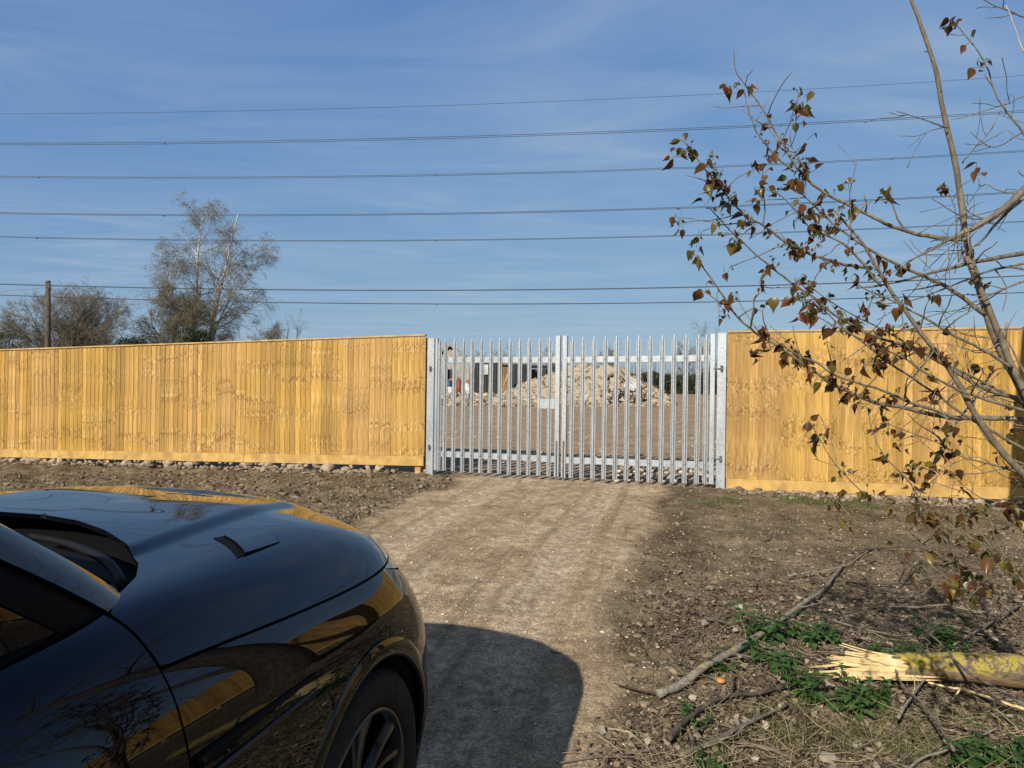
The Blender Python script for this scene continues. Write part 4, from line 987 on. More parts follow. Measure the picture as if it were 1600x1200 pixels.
powerline('power_line', 78, [(0, 370), (800, 374), (1600, 346)], True, [58, 682], 'fourth pair of conductors down, crossing the upper birch crown')
powerline('power_line', 66, [(0, 444), (800, 453), (1600, 431)], True, [], 'fifth pair of conductors down, crossing the top of the timber pole')
powerline('power_line', 78, [(0, 461), (800, 475), (1600, 457)], True, [683], 'lowest pair of conductors, closest above the gates')

# ------------------------------------------------------------------ poplar sapling at the right
r_ = np.random.default_rng(77)
BASE = np.array([2.25, 2.75, float(gz(2.25, 2.75))])
sap = thing('poplar_sapling', BASE, 'young many-stemmed poplar with bronze new leaves leaning in from the right edge', 'tree')
LEAFSPOT = []; ALLP = []
def stick(pts, D0, D1, r0, r1, name='branch', n=None, leaf=(0, 1, 0), side=0, mat='sap', parent=None, sub=.0):
    """pts photo pixels from thick end to tip; depth D0 -> D1"""
    pts = np.array(pts, float); s = np.r_[0, np.cumsum(np.linalg.norm(np.diff(pts, axis=0), axis=1))]; s /= s[-1]
    W = np.array([at(x, y, D0 + (D1 - D0) * q) for (x, y), q in zip(pts, s)]); n = n or max(10, len(pts) * 4)
    P = smoothline(W, n); P = P + np.cumsum(r_.normal(0, .0012, P.shape), 0) * 1.
    t = np.linspace(0, 1, n); rr = (r0 + (r1 - r0) * t) * (.8 if name == 'branch' else 1); rr = rr * (1 + .10 * np.sin(np.arange(n) * 2.1 + r_.uniform(0, 6)) * (np.arange(n) % 3 == 0))
    mb = MB().tube(P, rr, 8); ALLP.extend(P)
    # short side spurs and thin twigs
    Ls = np.linalg.norm(np.diff(P, axis=0), axis=1).sum()
    for _ in range(int(side)):
        q = r_.uniform(.2, .97); i_ = min(int(q * (n - 1)), n - 2); d = unit(P[i_ + 1] - P[i_]); e = unit(np.cross(d, r_.normal(size=3))); d2 = unit(d * r_.uniform(.2, .9) + e * .9 + [0, 0, .15])
        l_ = r_.uniform(.04, .2); T = [P[i_]]
        for _k in range(4): d2 = unit(d2 + r_.normal(0, .16, 3)); T.append(T[-1] + d2 * l_ / 4)
        mb.tube(T, np.linspace(min(.0035, rr[i_] * .7), .0012, 5), 5)
        if leaf[2] > 0 and q > leaf[0] and r_.uniform() < .6: LEAFSPOT.append((T[-1], d2, 1.))
    lf0, lf1, dens = leaf
    for _ in range(int(.40 * dens * Ls * (lf1 - lf0))):
        q = r_.uniform(lf0, lf1); i_ = min(int(q * (n - 1)), n - 2); LEAFSPOT.append((P[i_], unit(P[i_ + 1] - P[i_]), 1.))
    if dens > 0 and lf1 >= 1: LEAFSPOT.append((P[-1], unit(P[-1] - P[-2]), 1.2))
    o = mb.build(name, M[mat], parent or sap, True); return o, P
b2 = proj(BASE)
E_ = stick
E_([tuple(b2), (1745, 960), (1690, 810), (1640, 690), (1600, 605), (1575, 560), (1553, 505), (1538, 455), (1524, 410), (1514, 365), (1507, 310), (1500, 255), (1490, 212), (1479, 165), (1469, 105), (1450, 50), (1431, 0), (1424, -40)], 2.75, 2.35, .027, .0048, 'trunk', 70, (.55, 1, 6), 3)
E_([tuple(b2), (1735, 900), (1685, 760), (1630, 655), (1597, 590), (1574, 535), (1553, 480), (1530, 432), (1520, 400)], 2.72, 2.45, .024, .008, 'trunk', 50)
E_([tuple(b2), (1740, 930), (1670, 830), (1600, 752), (1555, 705), (1525, 667), (1502, 630), (1484, 596), (1461, 562), (1442, 540), (1420, 510), (1395, 476), (1375, 448), (1349, 405), (1330, 375), (1307, 350), (1290, 330)], 2.7, 2.35, .024, .003, 'trunk', 70, (.75, 1, 22), 5)
E_([tuple(b2), (1748, 980), (1722, 800), (1697, 680), (1690, 560), (1686, 460), (1682, 385), (1695, 300), (1698, 230), (1680, 130), (1664, 40), (1655, -60)], 2.74, 2.2, .026, .006, 'trunk', 70)
E_([(1697, 660), (1600, 656), (1525, 654), (1469, 649), (1412, 636), (1375, 628), (1337, 615), (1300, 596), (1262, 570), (1225, 544), (1187, 521), (1157, 495), (1139, 472), (1120, 445), (1101, 416), (1088, 397)], 2.75, 2.2, .013, .0022, leaf=(.48, 1, 46), side=16)
E_([(1690, 655), (1600, 625), (1543, 609), (1506, 590), (1469, 566), (1412, 540), (1375, 527), (1337, 510), (1300, 488), (1268, 462), (1240, 440), (1210, 416), (1180, 392), (1150, 365), (1128, 340), (1107, 320)], 2.72, 2.25, .012, .002, leaf=(.42, 1, 40), side=14)
E_([(1710, 745), (1600, 700), (1545, 668), (1500, 641), (1460, 612), (1416, 582), (1380, 562), (1350, 538), (1308, 504), (1264, 460), (1240, 430)], 2.6, 2.3, .009, .002, leaf=(.45, 1, 22), side=9)
E_([(1640, 655), (1560, 630), (1500, 610), (1448, 586), (1410, 562), (1380, 548), (1350, 534), (1320, 520), (1285, 500), (1255, 487)], 2.5, 2.25, .0075, .0018, leaf=(.4, 1, 24), side=8)
E_([(1610, 640), (1550, 605), (1500, 580), (1460, 562), (1410, 530), (1370, 510), (1330, 490), (1286, 462), (1265, 445)], 2.65, 2.4, .008, .0018, leaf=(.45, 1, 22), side=8)
E_([(1580, 575), (1540, 550), (1500, 530), (1460, 509), (1410, 482), (1360, 460), (1335, 446)], 2.5, 2.35, .008, .002, leaf=(.3, 1, 16), side=6)
E_([(1500, 655), (1460, 640), (1420, 622), (1380, 604), (1350, 596), (1308, 582), (1284, 566), (1234, 542), (1200, 520)], 2.4, 2.2, .007, .0018, leaf=(.3, 1, 28), side=9)
E_([(1540, 492), (1480, 448), (1431, 427), (1394, 407), (1360, 386), (1330, 364), (1300, 341), (1262, 304), (1240, 290)], 2.45, 2.3, .010, .002, leaf=(.35, 1, 32), side=8)
E_([(1356, 418), (1307, 409), (1262, 394), (1225, 375), (1195, 352), (1161, 330), (1131, 298), (1109, 270), (1085, 240), (1064, 212)], 2.42, 2.15, .0065, .0018, leaf=(.1, 1, 80), side=14)
E_([(1512, 374), (1491, 371), (1450, 367), (1412, 358), (1375, 345), (1337, 326), (1300, 307), (1266, 285), (1240, 259), (1217, 221), (1195, 180), (1165, 135), (1150, 112), (1146, 76)], 2.42, 2.25, .0095, .0013, leaf=(.35, .97, 18), side=7)
E_([(1240, 268), (1210, 244), (1195, 229), (1176, 208), (1165, 172), (1158, 141)], 2.28, 2.2, .004, .0014, leaf=(.2, 1, 24), side=4)
E_([(1377, 448), (1345, 405), (1319, 375), (1292, 360), (1262, 341), (1244, 319), (1225, 295), (1195, 285)], 2.4, 2.25, .0055, .0015, leaf=(.3, 1, 40), side=7)
E_([(1266, 285), (1258, 262), (1245, 238), (1240, 222), (1238, 205), (1246, 182), (1250, 160)], 2.3, 2.25, .003, .0012, leaf=(.05, 1, 60), side=6)
E_([(1330, 372), (1329, 335), (1328, 310), (1334, 285), (1347, 246)], 2.3, 2.25, .003, .0012, leaf=(.2, .9, 18), side=3)
E_([(1600, 298), (1570, 325), (1550, 341), (1520, 360), (1490, 374), (1440, 400), (1414, 414)], 2.2, 2.25, .014, .002, side=5, mat='twigbark')
for k in range(6):
    y = r_.uniform(-14, 14); E_([(1700, 230 + y), (1600, 300 + y), (1560, 336 + y), (1530 - r_.uniform(0, 40), 365 + y * 2), (1500 - r_.uniform(0, 60), 395 + r_.uniform(-12, 50))], 2.2, 2.3, .004, .0012, side=3, mat='twigbark')
E_([(1680, 375), (1600, 394), (1560, 402), (1500, 415), (1440, 430), (1400, 440), (1340, 449)], 2.6, 2.4, .013, .003, side=4, mat='twigbark')
E_([(1680, 395), (1600, 412), (1540, 425), (1470, 452), (1420, 470), (1370, 500)], 2.5, 2.4, .006, .0015, side=4, mat='twigbark')
E_([(1690, 400), (1620, 430), (1560, 456), (1510, 480), (1470, 505)], 2.4, 2.45, .006, .0015, side=5, mat='twigbark')
E_([(1680, 130), (1600, 150), (1577, 161), (1536, 174), (1502, 184), (1484, 188)], 2.3, 2.4, .003, .0013, side=2, mat='twigbark')
E_([(1690, 350), (1630, 270), (1600, 214), (1577, 184), (1555, 150), (1544, 112), (1525, 79), (1500, 45), (1490, 36)], 2.35, 2.3, .0055, .0016, leaf=(.55, 1, 26), side=4)
E_([(1482, 198), (1460, 190), (1445, 184), (1402, 168)], 2.4, 2.35, .0035, .0014, side=3, mat='twigbark')
E_([(1475, 199), (1440, 212), (1424, 214), (1409, 213)], 2.4, 2.35, .0022, .001, side=2, mat='twigbark')
E_([(1502, 256), (1520, 232), (1540, 212), (1556, 193)], 2.4, 2.3, .003, .0013, side=3)
E_([(1660, 40), (1600, 26), (1560, 14), (1520, -4)], 2.2, 2.2, .004, .0018, side=4, mat='twigbark')
E_([(1600, 205), (1560, 226), (1540, 222), (1518, 202)], 2.4, 2.35, .003, .0012, side=3, leaf=(0.5, 1, 0), mat='twigbark')
E_([(1600, 82), (1590, 62), (1570, 10)], 2.1, 2.1, .0024, .0015, mat='birch')
E_([(1497, 410), (1488, 330), (1484, 320), (1478, 300)], 2.4, 2.35, .003, .0013, leaf=(.4, 1, 30), side=2)
E_([(1690, 700), (1640, 660), (1590, 560), (1556, 500)], 2.5, 2.5, .006, .003, side=5)
E_([(1690, 760), (1640, 740), (1560, 706), (1520, 640), (1555, 590), (1590, 560)], 2.6, 2.55, .006, .002, side=6, leaf=(.1, .8, 10))
E_([(1660, 990), (1560, 925), (1490, 880), (1430, 842), (1390, 795), (1352, 776), (1311, 739), (1285, 705), (1262, 664)], 2.5, 2.35, .006, .0016, leaf=(.28, 1, 38), side=10)
E_([(1650, 1010), (1560, 940), (1500, 880), (1461, 825), (1439, 787), (1424, 757), (1397, 731), (1367, 694), (1349, 632)], 2.55, 2.4, .006, .0015, leaf=(.25, 1, 26), side=10)
E_([(1640, 750), (1580, 735), (1532, 724), (1502, 716), (1469, 697), (1424, 679), (1382, 664)], 2.6, 2.4, .005, .0014, leaf=(.2, 1, 26), side=6)
E_([(1660, 735), (1590, 729), (1525, 739), (1469, 733), (1420, 727)], 2.6, 2.45, .005, .0014, leaf=(.2, 1, 24), side=5)
E_([(1650, 930), (1600, 905), (1551, 866), (1517, 847), (1472, 817), (1440, 800)], 2.3, 2.25, .004, .0014, leaf=(.2, 1, 26), side=5)
E_([(1660, 830), (1600, 800), (1560, 784), (1520, 770), (1480, 735)], 2.4, 2.35, .004, .0014, leaf=(.2, 1, 20), side=6)
E_([(1640, 960), (1590, 900), (1560, 850), (1545, 800), (1500, 775)], 2.2, 2.15, .004, .0014, leaf=(.2, 1, 28), side=5)
E_([(1520, 960), (1480, 905), (1420, 862), (1380, 842), (1342, 822), (1306, 820)], 2.3, 2.2, .003, .0012, leaf=(.2, 1, 22), side=4)
E_([(1640, 950), (1590, 905), (1555, 880)], 2.1, 2.05, .003, .0012, leaf=(.2, 1, 40), side=3)
E_([(1430, 785), (1452, 740), (1475, 692), (1500, 655), (1535, 605), (1565, 545), (1574, 500)], 2.9, 2.7, .0075, .004, side=4, mat='branchbark')
for k in range(13):                                                    # thin tangle near the right edge
    while True:
        q0 = ALLP[int(r_.integers(len(ALLP)))]; x, y = proj(q0)
        if 1530 < x < 1720 and 230 < y < 860: break
    a = r_.uniform(2.3, 3.9); l_ = r_.uniform(60, 190)
    E_([(x, y), (x + l_ * .35 * math.cos(a), y + l_ * .35 * math.sin(a) * .7), (x + l_ * .7 * math.cos(a + .2), y + l_ * .7 * math.sin(a + .2) * .7), (x + l_ * math.cos(a + r_.normal(0, .3)), y + l_ * math.sin(a + r_.normal(0, .3)) * .7)], q0[1], q0[1] + r_.uniform(-.3, .2), .0028, .0010, side=3, mat='twigbark')
# leaves: folded, pointed, hanging on short stalks
lv, lf, lc = [], [], []; nb = 0; stv = MB()
prof = [(0, 0), (.10, .30), (.32, .45), (.58, .36), (.82, .15), (1.08, 0)]
for p, d, k in LEAFSPOT:
    for _ in range(int(r_.integers(3, 8))):
        e = unit(np.cross(d, r_.normal(size=3))); pd = unit(e * .8 + d * r_.uniform(.1, .9) + [0, 0, r_.uniform(-.3, .5)]); pl_ = r_.uniform(.006, .03); s0 = p + r_.normal(0, .007, 3) * [1, 1, 1]; s1 = s0 + pd * pl_
        L_ = min(.042, max(.009, r_.gamma(4.8, .0047))) * k; ax = unit(pd * .45 + [0, 0, -r_.uniform(.2, 1.7)] + r_.normal(0, .35, 3)); sd = unit(np.cross(ax, r_.normal(size=3))); up = np.cross(sd, ax); fold = r_.uniform(.1, .95); curl = r_.uniform(-.3, .75)
        stv.tube([s0, s1], .0009, 3)
        V = []
        for t, wv in prof:
            c = s1 + ax * t * L_ - up * curl * t * t * L_
            V.append(c)
            if wv > 0:
                V.append(c + (sd * math.cos(fold) + up * math.sin(fold)) * wv * L_); V.append(c + (-sd * math.cos(fold) + up * math.sin(fold)) * wv * L_)
        # idx: 0 | 1,2,3 | 4,5,6 | 7,8,9 | 10
        lf += [(nb + a, nb + b, nb + c_) for a, b, c_ in [(0, 2, 1), (0, 1, 3)]] + [tuple(nb + i_ for i_ in f) for f in [(1, 2, 5, 4), (1, 4, 6, 3), (4, 5, 8, 7), (4, 7, 9, 6), (7, 8, 11, 10), (7, 10, 12, 9), (10, 11, 13), (10, 13, 12)]]
        lv += V; nb += 14
        c0 = [(.090, .042, .016), (.145, .066, .020), (.175, .052, .020), (.105, .090, .024), (.19, .14, .03)][r_.choice(5, p=[.28, .26, .10, .22, .14])]
        lc += [np.array(c0) * r_.uniform(.75, 1.25)] * 14
o = mk('foliage', np.array(lv), lf, M['leaf'], sap, True, dict(Col=np.array(lc))); o['kind'] = 'stuff'
o = stv.build('leaf_stalks', M['bud'], sap); o['kind'] = 'stuff'
print('leaf clusters', len(LEAFSPOT), 'leaves', nb // 14)

# ------------------------------------------------------------------ fallen log, branches, nettles
r_ = np.random.default_rng(88)
def lay(pts, rads, lift=0.):
    """ground points under photo pixels, raised by the radius"""
    W = []
    for (x, y), r in zip(pts, rads):
        g = gp(x, y); W.append([g[0], g[1], float(land(g[0], g[1])) + .015 + r + lift])
    return np.array(W)
c0 = gp(1350, 1070); c1 = gp(1600, 1082); u = unit(np.r_[c1[:2] - c0[:2], 0]); rad = .074
A = np.array([*c0[:2], float(land(*c0[:2])) + rad + .03]); B = A + u * 1.9 + [0, .05, -.0]
lg = thing('fallen_log', [*A[:2], A[2] - rad], 'yellow lichened fallen log with a splintered pale broken end', 'log')
n, ns = 46, 30; t = np.linspace(0, 1, n); V = []
for q in t:
    c = A * (1 - q) + B * q + np.array([0, 0, .012 * math.sin(q * 7)]); rr = rad * (.72 + .40 * min(1, q * 3.2)) * (1 + .04 * math.sin(q * 17))
    for k in range(ns):
        a = 2 * math.pi * k / ns; w_ = 1 + .07 * float(perlin(np.array(q * 9. + 3), np.array(math.cos(a) * 1.7 + math.sin(a) * 2.3))) + .05 * float(perlin(np.array(q * 40.), np.array(a * 2.5)))
        sh_ = (.10 + .08 * math.sin(a * 3) + .10 * float(perlin(np.array(a * 3.), np.array(2.2)))) * max(0, 1 - q * 9) * (1.3 if math.sin(a) > -.2 else -.4)
        V.append(c + u * sh_ + np.array([-u[1], u[0], 0]) * math.cos(a) * rr * w_ + np.array([0, 0, 1]) * math.sin(a) * rr * w_)
Fc = [(i * ns + j, (i + 1) * ns + j, (i + 1) * ns + (j + 1) % ns, i * ns + (j + 1) % ns) for i in range(n - 1) for j in range(ns)] + [tuple((n - 1) * ns + j for j in range(ns))]
mk('bark', V, Fc, M['log'], lg, True)
mb = MB(); sd = np.array([-u[1], u[0], 0])
for k in range(46):                                        # long split slivers
    a = r_.uniform(0, 6.28); ro = rad * .80 * math.sqrt(r_.uniform(.05, 1)); c = A + u * r_.uniform(.10, .26) + sd * math.cos(a) * ro * .9 + np.array([0, 0, 1]) * math.sin(a) * ro
    ln = r_.uniform(.14, .42) * (1 if r_.uniform() < .75 else .5); fan = r_.normal(0, .05); drop = r_.normal(0, .05) + math.sin(a) * .10
    P = [c, c - u * ln * .5 + np.array([0, 0, .3 * drop * ln]) + sd * fan * .3 * ln, c - u * ln + np.array([0, 0, drop * ln]) + sd * fan * ln]
    w0 = r_.uniform(.007, .026); h0 = r_.uniform(.003, .010)
    up_ = unit(np.array([0, 0, 1.]) * math.sin(a) + sd * math.cos(a) + r_.normal(0, .3, 3)); ax2 = unit(np.cross(u, up_)); V = []
    for p, f in zip(smoothline(P, 6), (1, .95, .85, .7, .45, .06)):
        for s1, s2 in ((-1, -1), (1, -1), (1, 1), (-1, 1)): V.append(p + ax2 * w0 * f * s1 + up_ * h0 * (.4 + .6 * f) * s2 + r_.normal(0, .0012, 3))
    Fc = [(q * 4 + j, q * 4 + (j + 1) % 4, q * 4 + 4 + (j + 1) % 4, q * 4 + 4 + j) for q in range(5) for j in range(4)] + [(0, 3, 2, 1), (20, 21, 22, 23)]
    mb.add(V, Fc)
# torn tongue of sapwood along the near upper side
for k in range(16):
    a = r_.uniform(-1.25, .2) - math.pi / 2 - .3 + 1.1; c = A + sd * math.cos(math.pi + a * .6) * rad * .78 + np.array([0, 0, 1]) * math.sin(a * .6) * rad * .78
    P = [c + u * r_.uniform(.2, .42), c - u * .1]; mb.tube(smoothline(P, 5), np.array([.002, .009, .012, .012, .008]) * r_.uniform(.6, 1.2), 5)
for k in range(7):
    c = A - u * r_.uniform(.02, .16) + np.array([0, 0, -.02]) - sd * r_.uniform(.02, .08); e = unit(np.array([r_.normal(0, .5), -.5, -1.])); mb.tube(smoothline([c, c + e * .06 + r_.normal(0, .012, 3), c + e * r_.uniform(.09, .17)], 5), np.linspace(.006, .001, 5), 4)
mb.build('splintered_end', M['splinter'], lg)
# big lichened branch lying diagonally
pts = [(1028, 1102), (1065, 1086), (1100, 1066), (1150, 1037), (1196, 1006), (1232, 978), (1262, 955), (1285, 932), (1306, 905), (1322, 884)]
rads = np.linspace(.022, .009, len(pts)); W = lay(pts, rads, .02); W[2:7, 2] += .03
fb = thing('fallen_branch', W[0] - [0, 0, .03], 'long grey lichened branch lying diagonally across nettles beside the track', 'branch')
P = smoothline(W, 60); MB().tube(P, np.linspace(.023, .008, 60) * (1 + .12 * r_.normal(0, 1, 60) * (r_.uniform(0, 1, 60) < .3)), 10).build('stem', M['branchbark'], fb, True)
for i_, e, l_ in ((34, (.5, .9, .35), .5), (30, (.8, -.2, .2), .35), (45, (-.5, .6, .4), .3), (12, (.4, -.6, .3), .25), (9, (-.3, .2, .6), .07)):
    d = unit(np.array(e)); T = [P[i_]]
    for _ in range(7): d = unit(d + r_.normal(0, .12, 3) - [0, 0, .1]); T.append(T[-1] + d * l_ / 7)
    T = np.array(T); T[1:, 2] = np.maximum(T[1:, 2], gz(T[1:, 0], T[1:, 1]) + .01); MB().tube(T, np.linspace(.006, .002, 8), 6).build('side_twig', M['twigbark'], fb, True)
def deadstick(pts, r0, r1, label, lift=0., mat='twigbark', twigs_=2, arch=0.):
    rads = np.linspace(r0, r1, len(pts)); W = lay(pts, rads, lift); W[:, 2] += arch * np.sin(np.linspace(0, math.pi, len(pts))); P = smoothline(W, 30)
    P[:, 2] += np.cumsum(r_.normal(0, .0018, 30)); t = thing('dead_branch', W[0] - [0, 0, r0], label, 'branch')
    MB().tube(P, np.linspace(r0, r1, 30), 8).build('stem', M[mat], t, True)
    for _ in range(twigs_):
        i_ = int(r_.integers(8, 26)); d = unit(P[i_ + 1] - P[i_]) + r_.normal(0, .5, 3) + [0, 0, .2]; T = [P[i_]]; l_ = r_.uniform(.12, .35)
        for _k in range(6): d = unit(d + r_.normal(0, .18, 3)); T.append(T[-1] + d * l_ / 6)
        T = np.array(T); T[1:, 2] = np.maximum(T[1:, 2], gz(T[1:, 0], T[1:, 1]) + .006); MB().tube(T, np.linspace(min(r1, .005), .0015, 7), 5).build('side_twig', M[mat], t, True)
    return t
deadstick([(1232, 908), (1262, 903), (1295, 898), (1325, 889), (1350, 872), (1374, 855)], .007, .004, 'thin pale curved stick meeting the upper end of the lichened branch', .02, 'branchbark')
deadstick([(1044, 1172), (1075, 1140), (1110, 1116), (1150, 1104), (1190, 1100), (1225, 1088)], .016, .008, 'dark crooked dead stick just below the lichened branch', .02, 'oldbark')
deadstick([(1062, 1196), (1110, 1180), (1145, 1160), (1185, 1140), (1230, 1120)], .013, .006, 'weathered dead stick at the bottom of the photo, below the dark crooked one', .02)
deadstick([(1300, 1015), (1340, 1028), (1395, 1040), (1440, 1042), (1460, 1058)], .007, .003, 'thin twiggy branch lying across the splintered log end', .16, twigs_=3)
deadstick([(1600, 1165), (1540, 1125), (1500, 1095), (1470, 1060), (1440, 1030), (1425, 1015)], .009, .005, 'grey stick leaning over the middle of the log', .16, twigs_=3)
deadstick([(1490, 1215), (1465, 1170), (1440, 1135), (1420, 1115), (1402, 1090), (1395, 1050)], .008, .004, 'dark stick rising from the bottom edge towards the log', .09)
deadstick([(1403, 1150), (1420, 1120), (1440, 1090), (1455, 1068)], .008, .004, 'pale straight stick crossing the dark one below the log', .06, 'branchbark', 1)
deadstick([(1600, 1125), (1545, 1108), (1500, 1095), (1450, 1085)], .008, .005, 'pale split stick lying along the near side of the log', .03, 'splinter', 1)
deadstick([(1595, 955), (1560, 978), (1520, 1000), (1490, 1018)], .010, .006, 'brown dead branch above the log near the right edge', .03)
deadstick([(1100, 975), (1135, 985), (1160, 1000), (1195, 1010)], .009, .005, 'short dark stick left of the nettles', .02, 'oldbark', 1)
deadstick([(1330, 870), (1420, 865), (1480, 872), (1560, 880)], .011, .006, 'long brown dead branch lying on the dark soil behind the sapling leaves', .03, 'oldbark', 3)
deadstick([(1410, 920), (1432, 902), (1460, 893), (1500, 889)], .009, .004, 'arched dark stick on the soil above the nettles', .02, 'oldbark', 2, .08)
deadstick([(950, 1145), (985, 1150), (1010, 1172), (1022, 1196)], .006, .003, 'thin pale root curling beside the car shadow', .0, 'branchbark', 0)
deadstick([(860, 1022), (890, 1023), (914, 1021)], .006, .003, 'thin brown twig on the track beyond the car shadow', .0, 'twigbark', 0)
deadstick([(1400, 1250), (1440, 1215), (1490, 1195), (1560, 1160)], .006, .004, 'straw coloured stick in front of the nettles at the bottom right', .05, 'branchbark', 1)
x, y = near_pts(300, 2.6, 8); k = litter_amt(x, y) > .4; x, y = x[k][:28], y[k][:28]
twigs('small_sticks', x, y, r_.uniform(.35, .9, len(x)), r_.uniform(.004, .008, len(x)), tint(len(x), (.10, .08, .06), (.30, .25, .19)), 'brown fallen sticks strewn round the log', lift=.012, tilt=.06)
# orange fungus-like leaf beside the branch
g = gp(1126, 1080); mb = MB(); V0, F0 = ico(); V = V0 * [.032, .026, .014] * (1 + r_.uniform(-.2, .2, (12, 1))); mb.add(V + g + [0, 0, .018], F0)
tag(rebase(mb.build('orange_leaf', simple('orange_leaf', (.55, .25, .06), .7), None, True), g), 'curled orange dead leaf beside the lichened branch', 'leaf')
# nettles
def nettle(seed, S=1.):
    r = np.random.default_rng(seed); sm, lm = MB(), MB()
    for k in range(int(r.integers(9, 14))):
        a = r.uniform(0, 6.28); b = np.array([math.cos(a), math.sin(a), 0]) * r.uniform(0, .10) * S; h = r.uniform(.06, .17) * S; d = unit(np.array([math.cos(a) * .4, math.sin(a) * .4, 1.])); tp = b + d * h
        sm.tube([b - [0, 0, .03], b + d * h * .5, tp], [.003, .0025, .0015], 5); nn = int(r.integers(3, 5))
        for q in range(nn):
            f = .35 + .65 * q / (nn - 1); c = b + d * h * f; a2 = a + q * math.pi / 2 + r.normal(0, .2); L_ = (.062 - .020 * f) * S * r.uniform(.8, 1.25)
            for sgn in (0, math.pi):
                e = np.array([math.cos(a2 + sgn), math.sin(a2 + sgn), r.uniform(-.1, .35)]); e = unit(e); s = unit(np.cross(e, [0, 0, 1.])); n_ = np.cross(s, e)
                V = [c]; K = 6
                for i in range(1, K + 1):
                    t = i / K; w = .34 * math.sin(math.pi * min(1, t * .92 + .08) ** .75) * L_ * (1.12 if i % 2 else .88); m_ = c + e * L_ * (.12 + t) - np.array([0, 0, 1]) * L_ * .3 * t * t
                    V += [m_ + s * w + n_ * w * .3, m_, m_ - s * w + n_ * w * .3]
                Fc = [(0, 1, 2), (0, 2, 3)]
                for i in range(K - 1):
                    o_ = 1 + 3 * i; Fc += [(o_, o_ + 3, o_ + 4, o_ + 1), (o_ + 1, o_ + 4, o_ + 5, o_ + 2)]
                lm.add(V, Fc)
    return sm, lm
protos = []
spots = [(1195, 1000, 1.15, 'nettle clump at the upper left of the lichened branch, largest of the group'), (1262, 1000, .95, 'nettle clump between the lichened branch and the splintered log end'), (1205, 1045, .95, 'nettle clump directly below the lichened branch'), (1292, 992, .8, 'nettle clump just above the splinters of the log'),
         (1258, 1096, 1.0, 'nettle clump below the splintered log end, the left of two'), (1320, 1104, 1.05, 'nettle clump below the splintered log end, the right of two'), (1365, 1085, .7, 'small nettle clump under the log where the bark begins'), (1395, 1022, .85, 'low nettle clump behind the middle of the log'), (1430, 1026, .7, 'small nettle clump behind the log, right of the low one'),
         (1462, 988, .95, 'nettle clump on the soil well behind the log'), (1490, 1010, .6, 'small nettle clump near the one well behind the log'), (1570, 1185, 1.0, 'nettle clump at the bottom right corner'), (1530, 1190, .8, 'nettle clump left of the corner one at the bottom right'), (1128, 1042, .6, 'tiny dark nettle clump left of the lichened branch'), (1085, 1122, .55, 'small nettle clump by the dark crooked stick'), (1103, 1195, .42, 'tiny bright nettle seedling at the bottom edge')]
for k, (x, y, s, lab) in enumerate(spots):
    g = gp(x, y + 12)
    if k < 4:
        sm, lm = nettle(200 + k); t = thing('nettle_plant', (0, 0, 0), lab, 'nettle', 'nettles around the log'); sm.build('stem', M['nettle'], t); lm.build('foliage', M['nettle'], t); protos.append(t); t.location = g; t.scale = (s * 1.15,) * 3; t.rotation_euler = (0, 0, r_.uniform(0, 6))
    else:
        dup(protos[k % 4], g, r_.uniform(0, 6), s * 1.15, lab)
# a couple of whiter flints worth seeing
for x, y, s, lab in [(1128, 1011, .022, 'white flint left of the nettles'), (1170, 1016, .014, 'small white flint beside the lichened branch'), (1352, 885, .03, 'pale stone on the soil above the end of the lichened branch'), (1418, 922, .022, 'bright white stone under the sapling leaves'), (1290, 1185, .05, 'large pale stone in the leaf litter at the bottom'), (975, 1076, .026, 'pale flat stone at the edge of the track'), (1003, 1113, .016, 'cream pebble right of the car shadow')]:
    g = gp(x, y); o = bpy.data.objects.new('flint', ROCKS[r_.integers(9)]); COL.objects.link(o); o.location = g + [0, 0, s * .3]; o.scale = (s, s, s * .8); o.rotation_euler = (0, 0, r_.uniform(0, 6)); tag(o, lab, 'stone')
# ------------------------------------------------------------------ tall trunk just outside the view whose shadow falls on the fence
def shade_trunk(fx, w, H):
    p = np.array([fx[0], fx[1], fx[2]]) - SD * 3.6 / math.cos(SEL); return p
tgt = at(1566, 640, 9.4); q = shade_trunk(tgt, 0, 0); perp = np.array([math.cos(SAZ), -math.sin(SAZ)]); rt = .42; c = q[:2] + perp * (rt + .02)
g = np.array([*c, float(gz(*c))])
st = [(np.array([g - [0, 0, .2], g + [.0, 0, 1.6], g + [.0, 0, 3.2], g + [.1, 0, 5.5], g + [.3, .1, 9]]), rt * 1.06), (np.array([g + [.05, 0, 1.2], g + [.35, -.2, 2.2], g + [.9, -.5, 3.6], g + [1.3, -.6, 5.2]]), .16)]
tree('old_poplar', g, 'thick trunked old poplar just outside the right edge that shades the fence end', 'tree', st, [
    dict(per=7, t0=.55, t1=1., lr=(.25, .5), ang=(30, 65), up=(.2, 0, .25), n=7, rad=.4), dict(per=7, t0=.3, t1=1., lr=(.3, .6), ang=(25, 65), up=(0, 0, .1), n=5, rad=.5), dict(per=6, t0=.3, t1=1., lr=(.35, .7), ang=(25, 65), up=(0, 0, 0), n=4, rad=.5)], 91, [M['oldbark'], M['bushtwig']], (M['bud'], 2500, .05, .06))
print('old poplar px', proj(g), 'x/y', g)

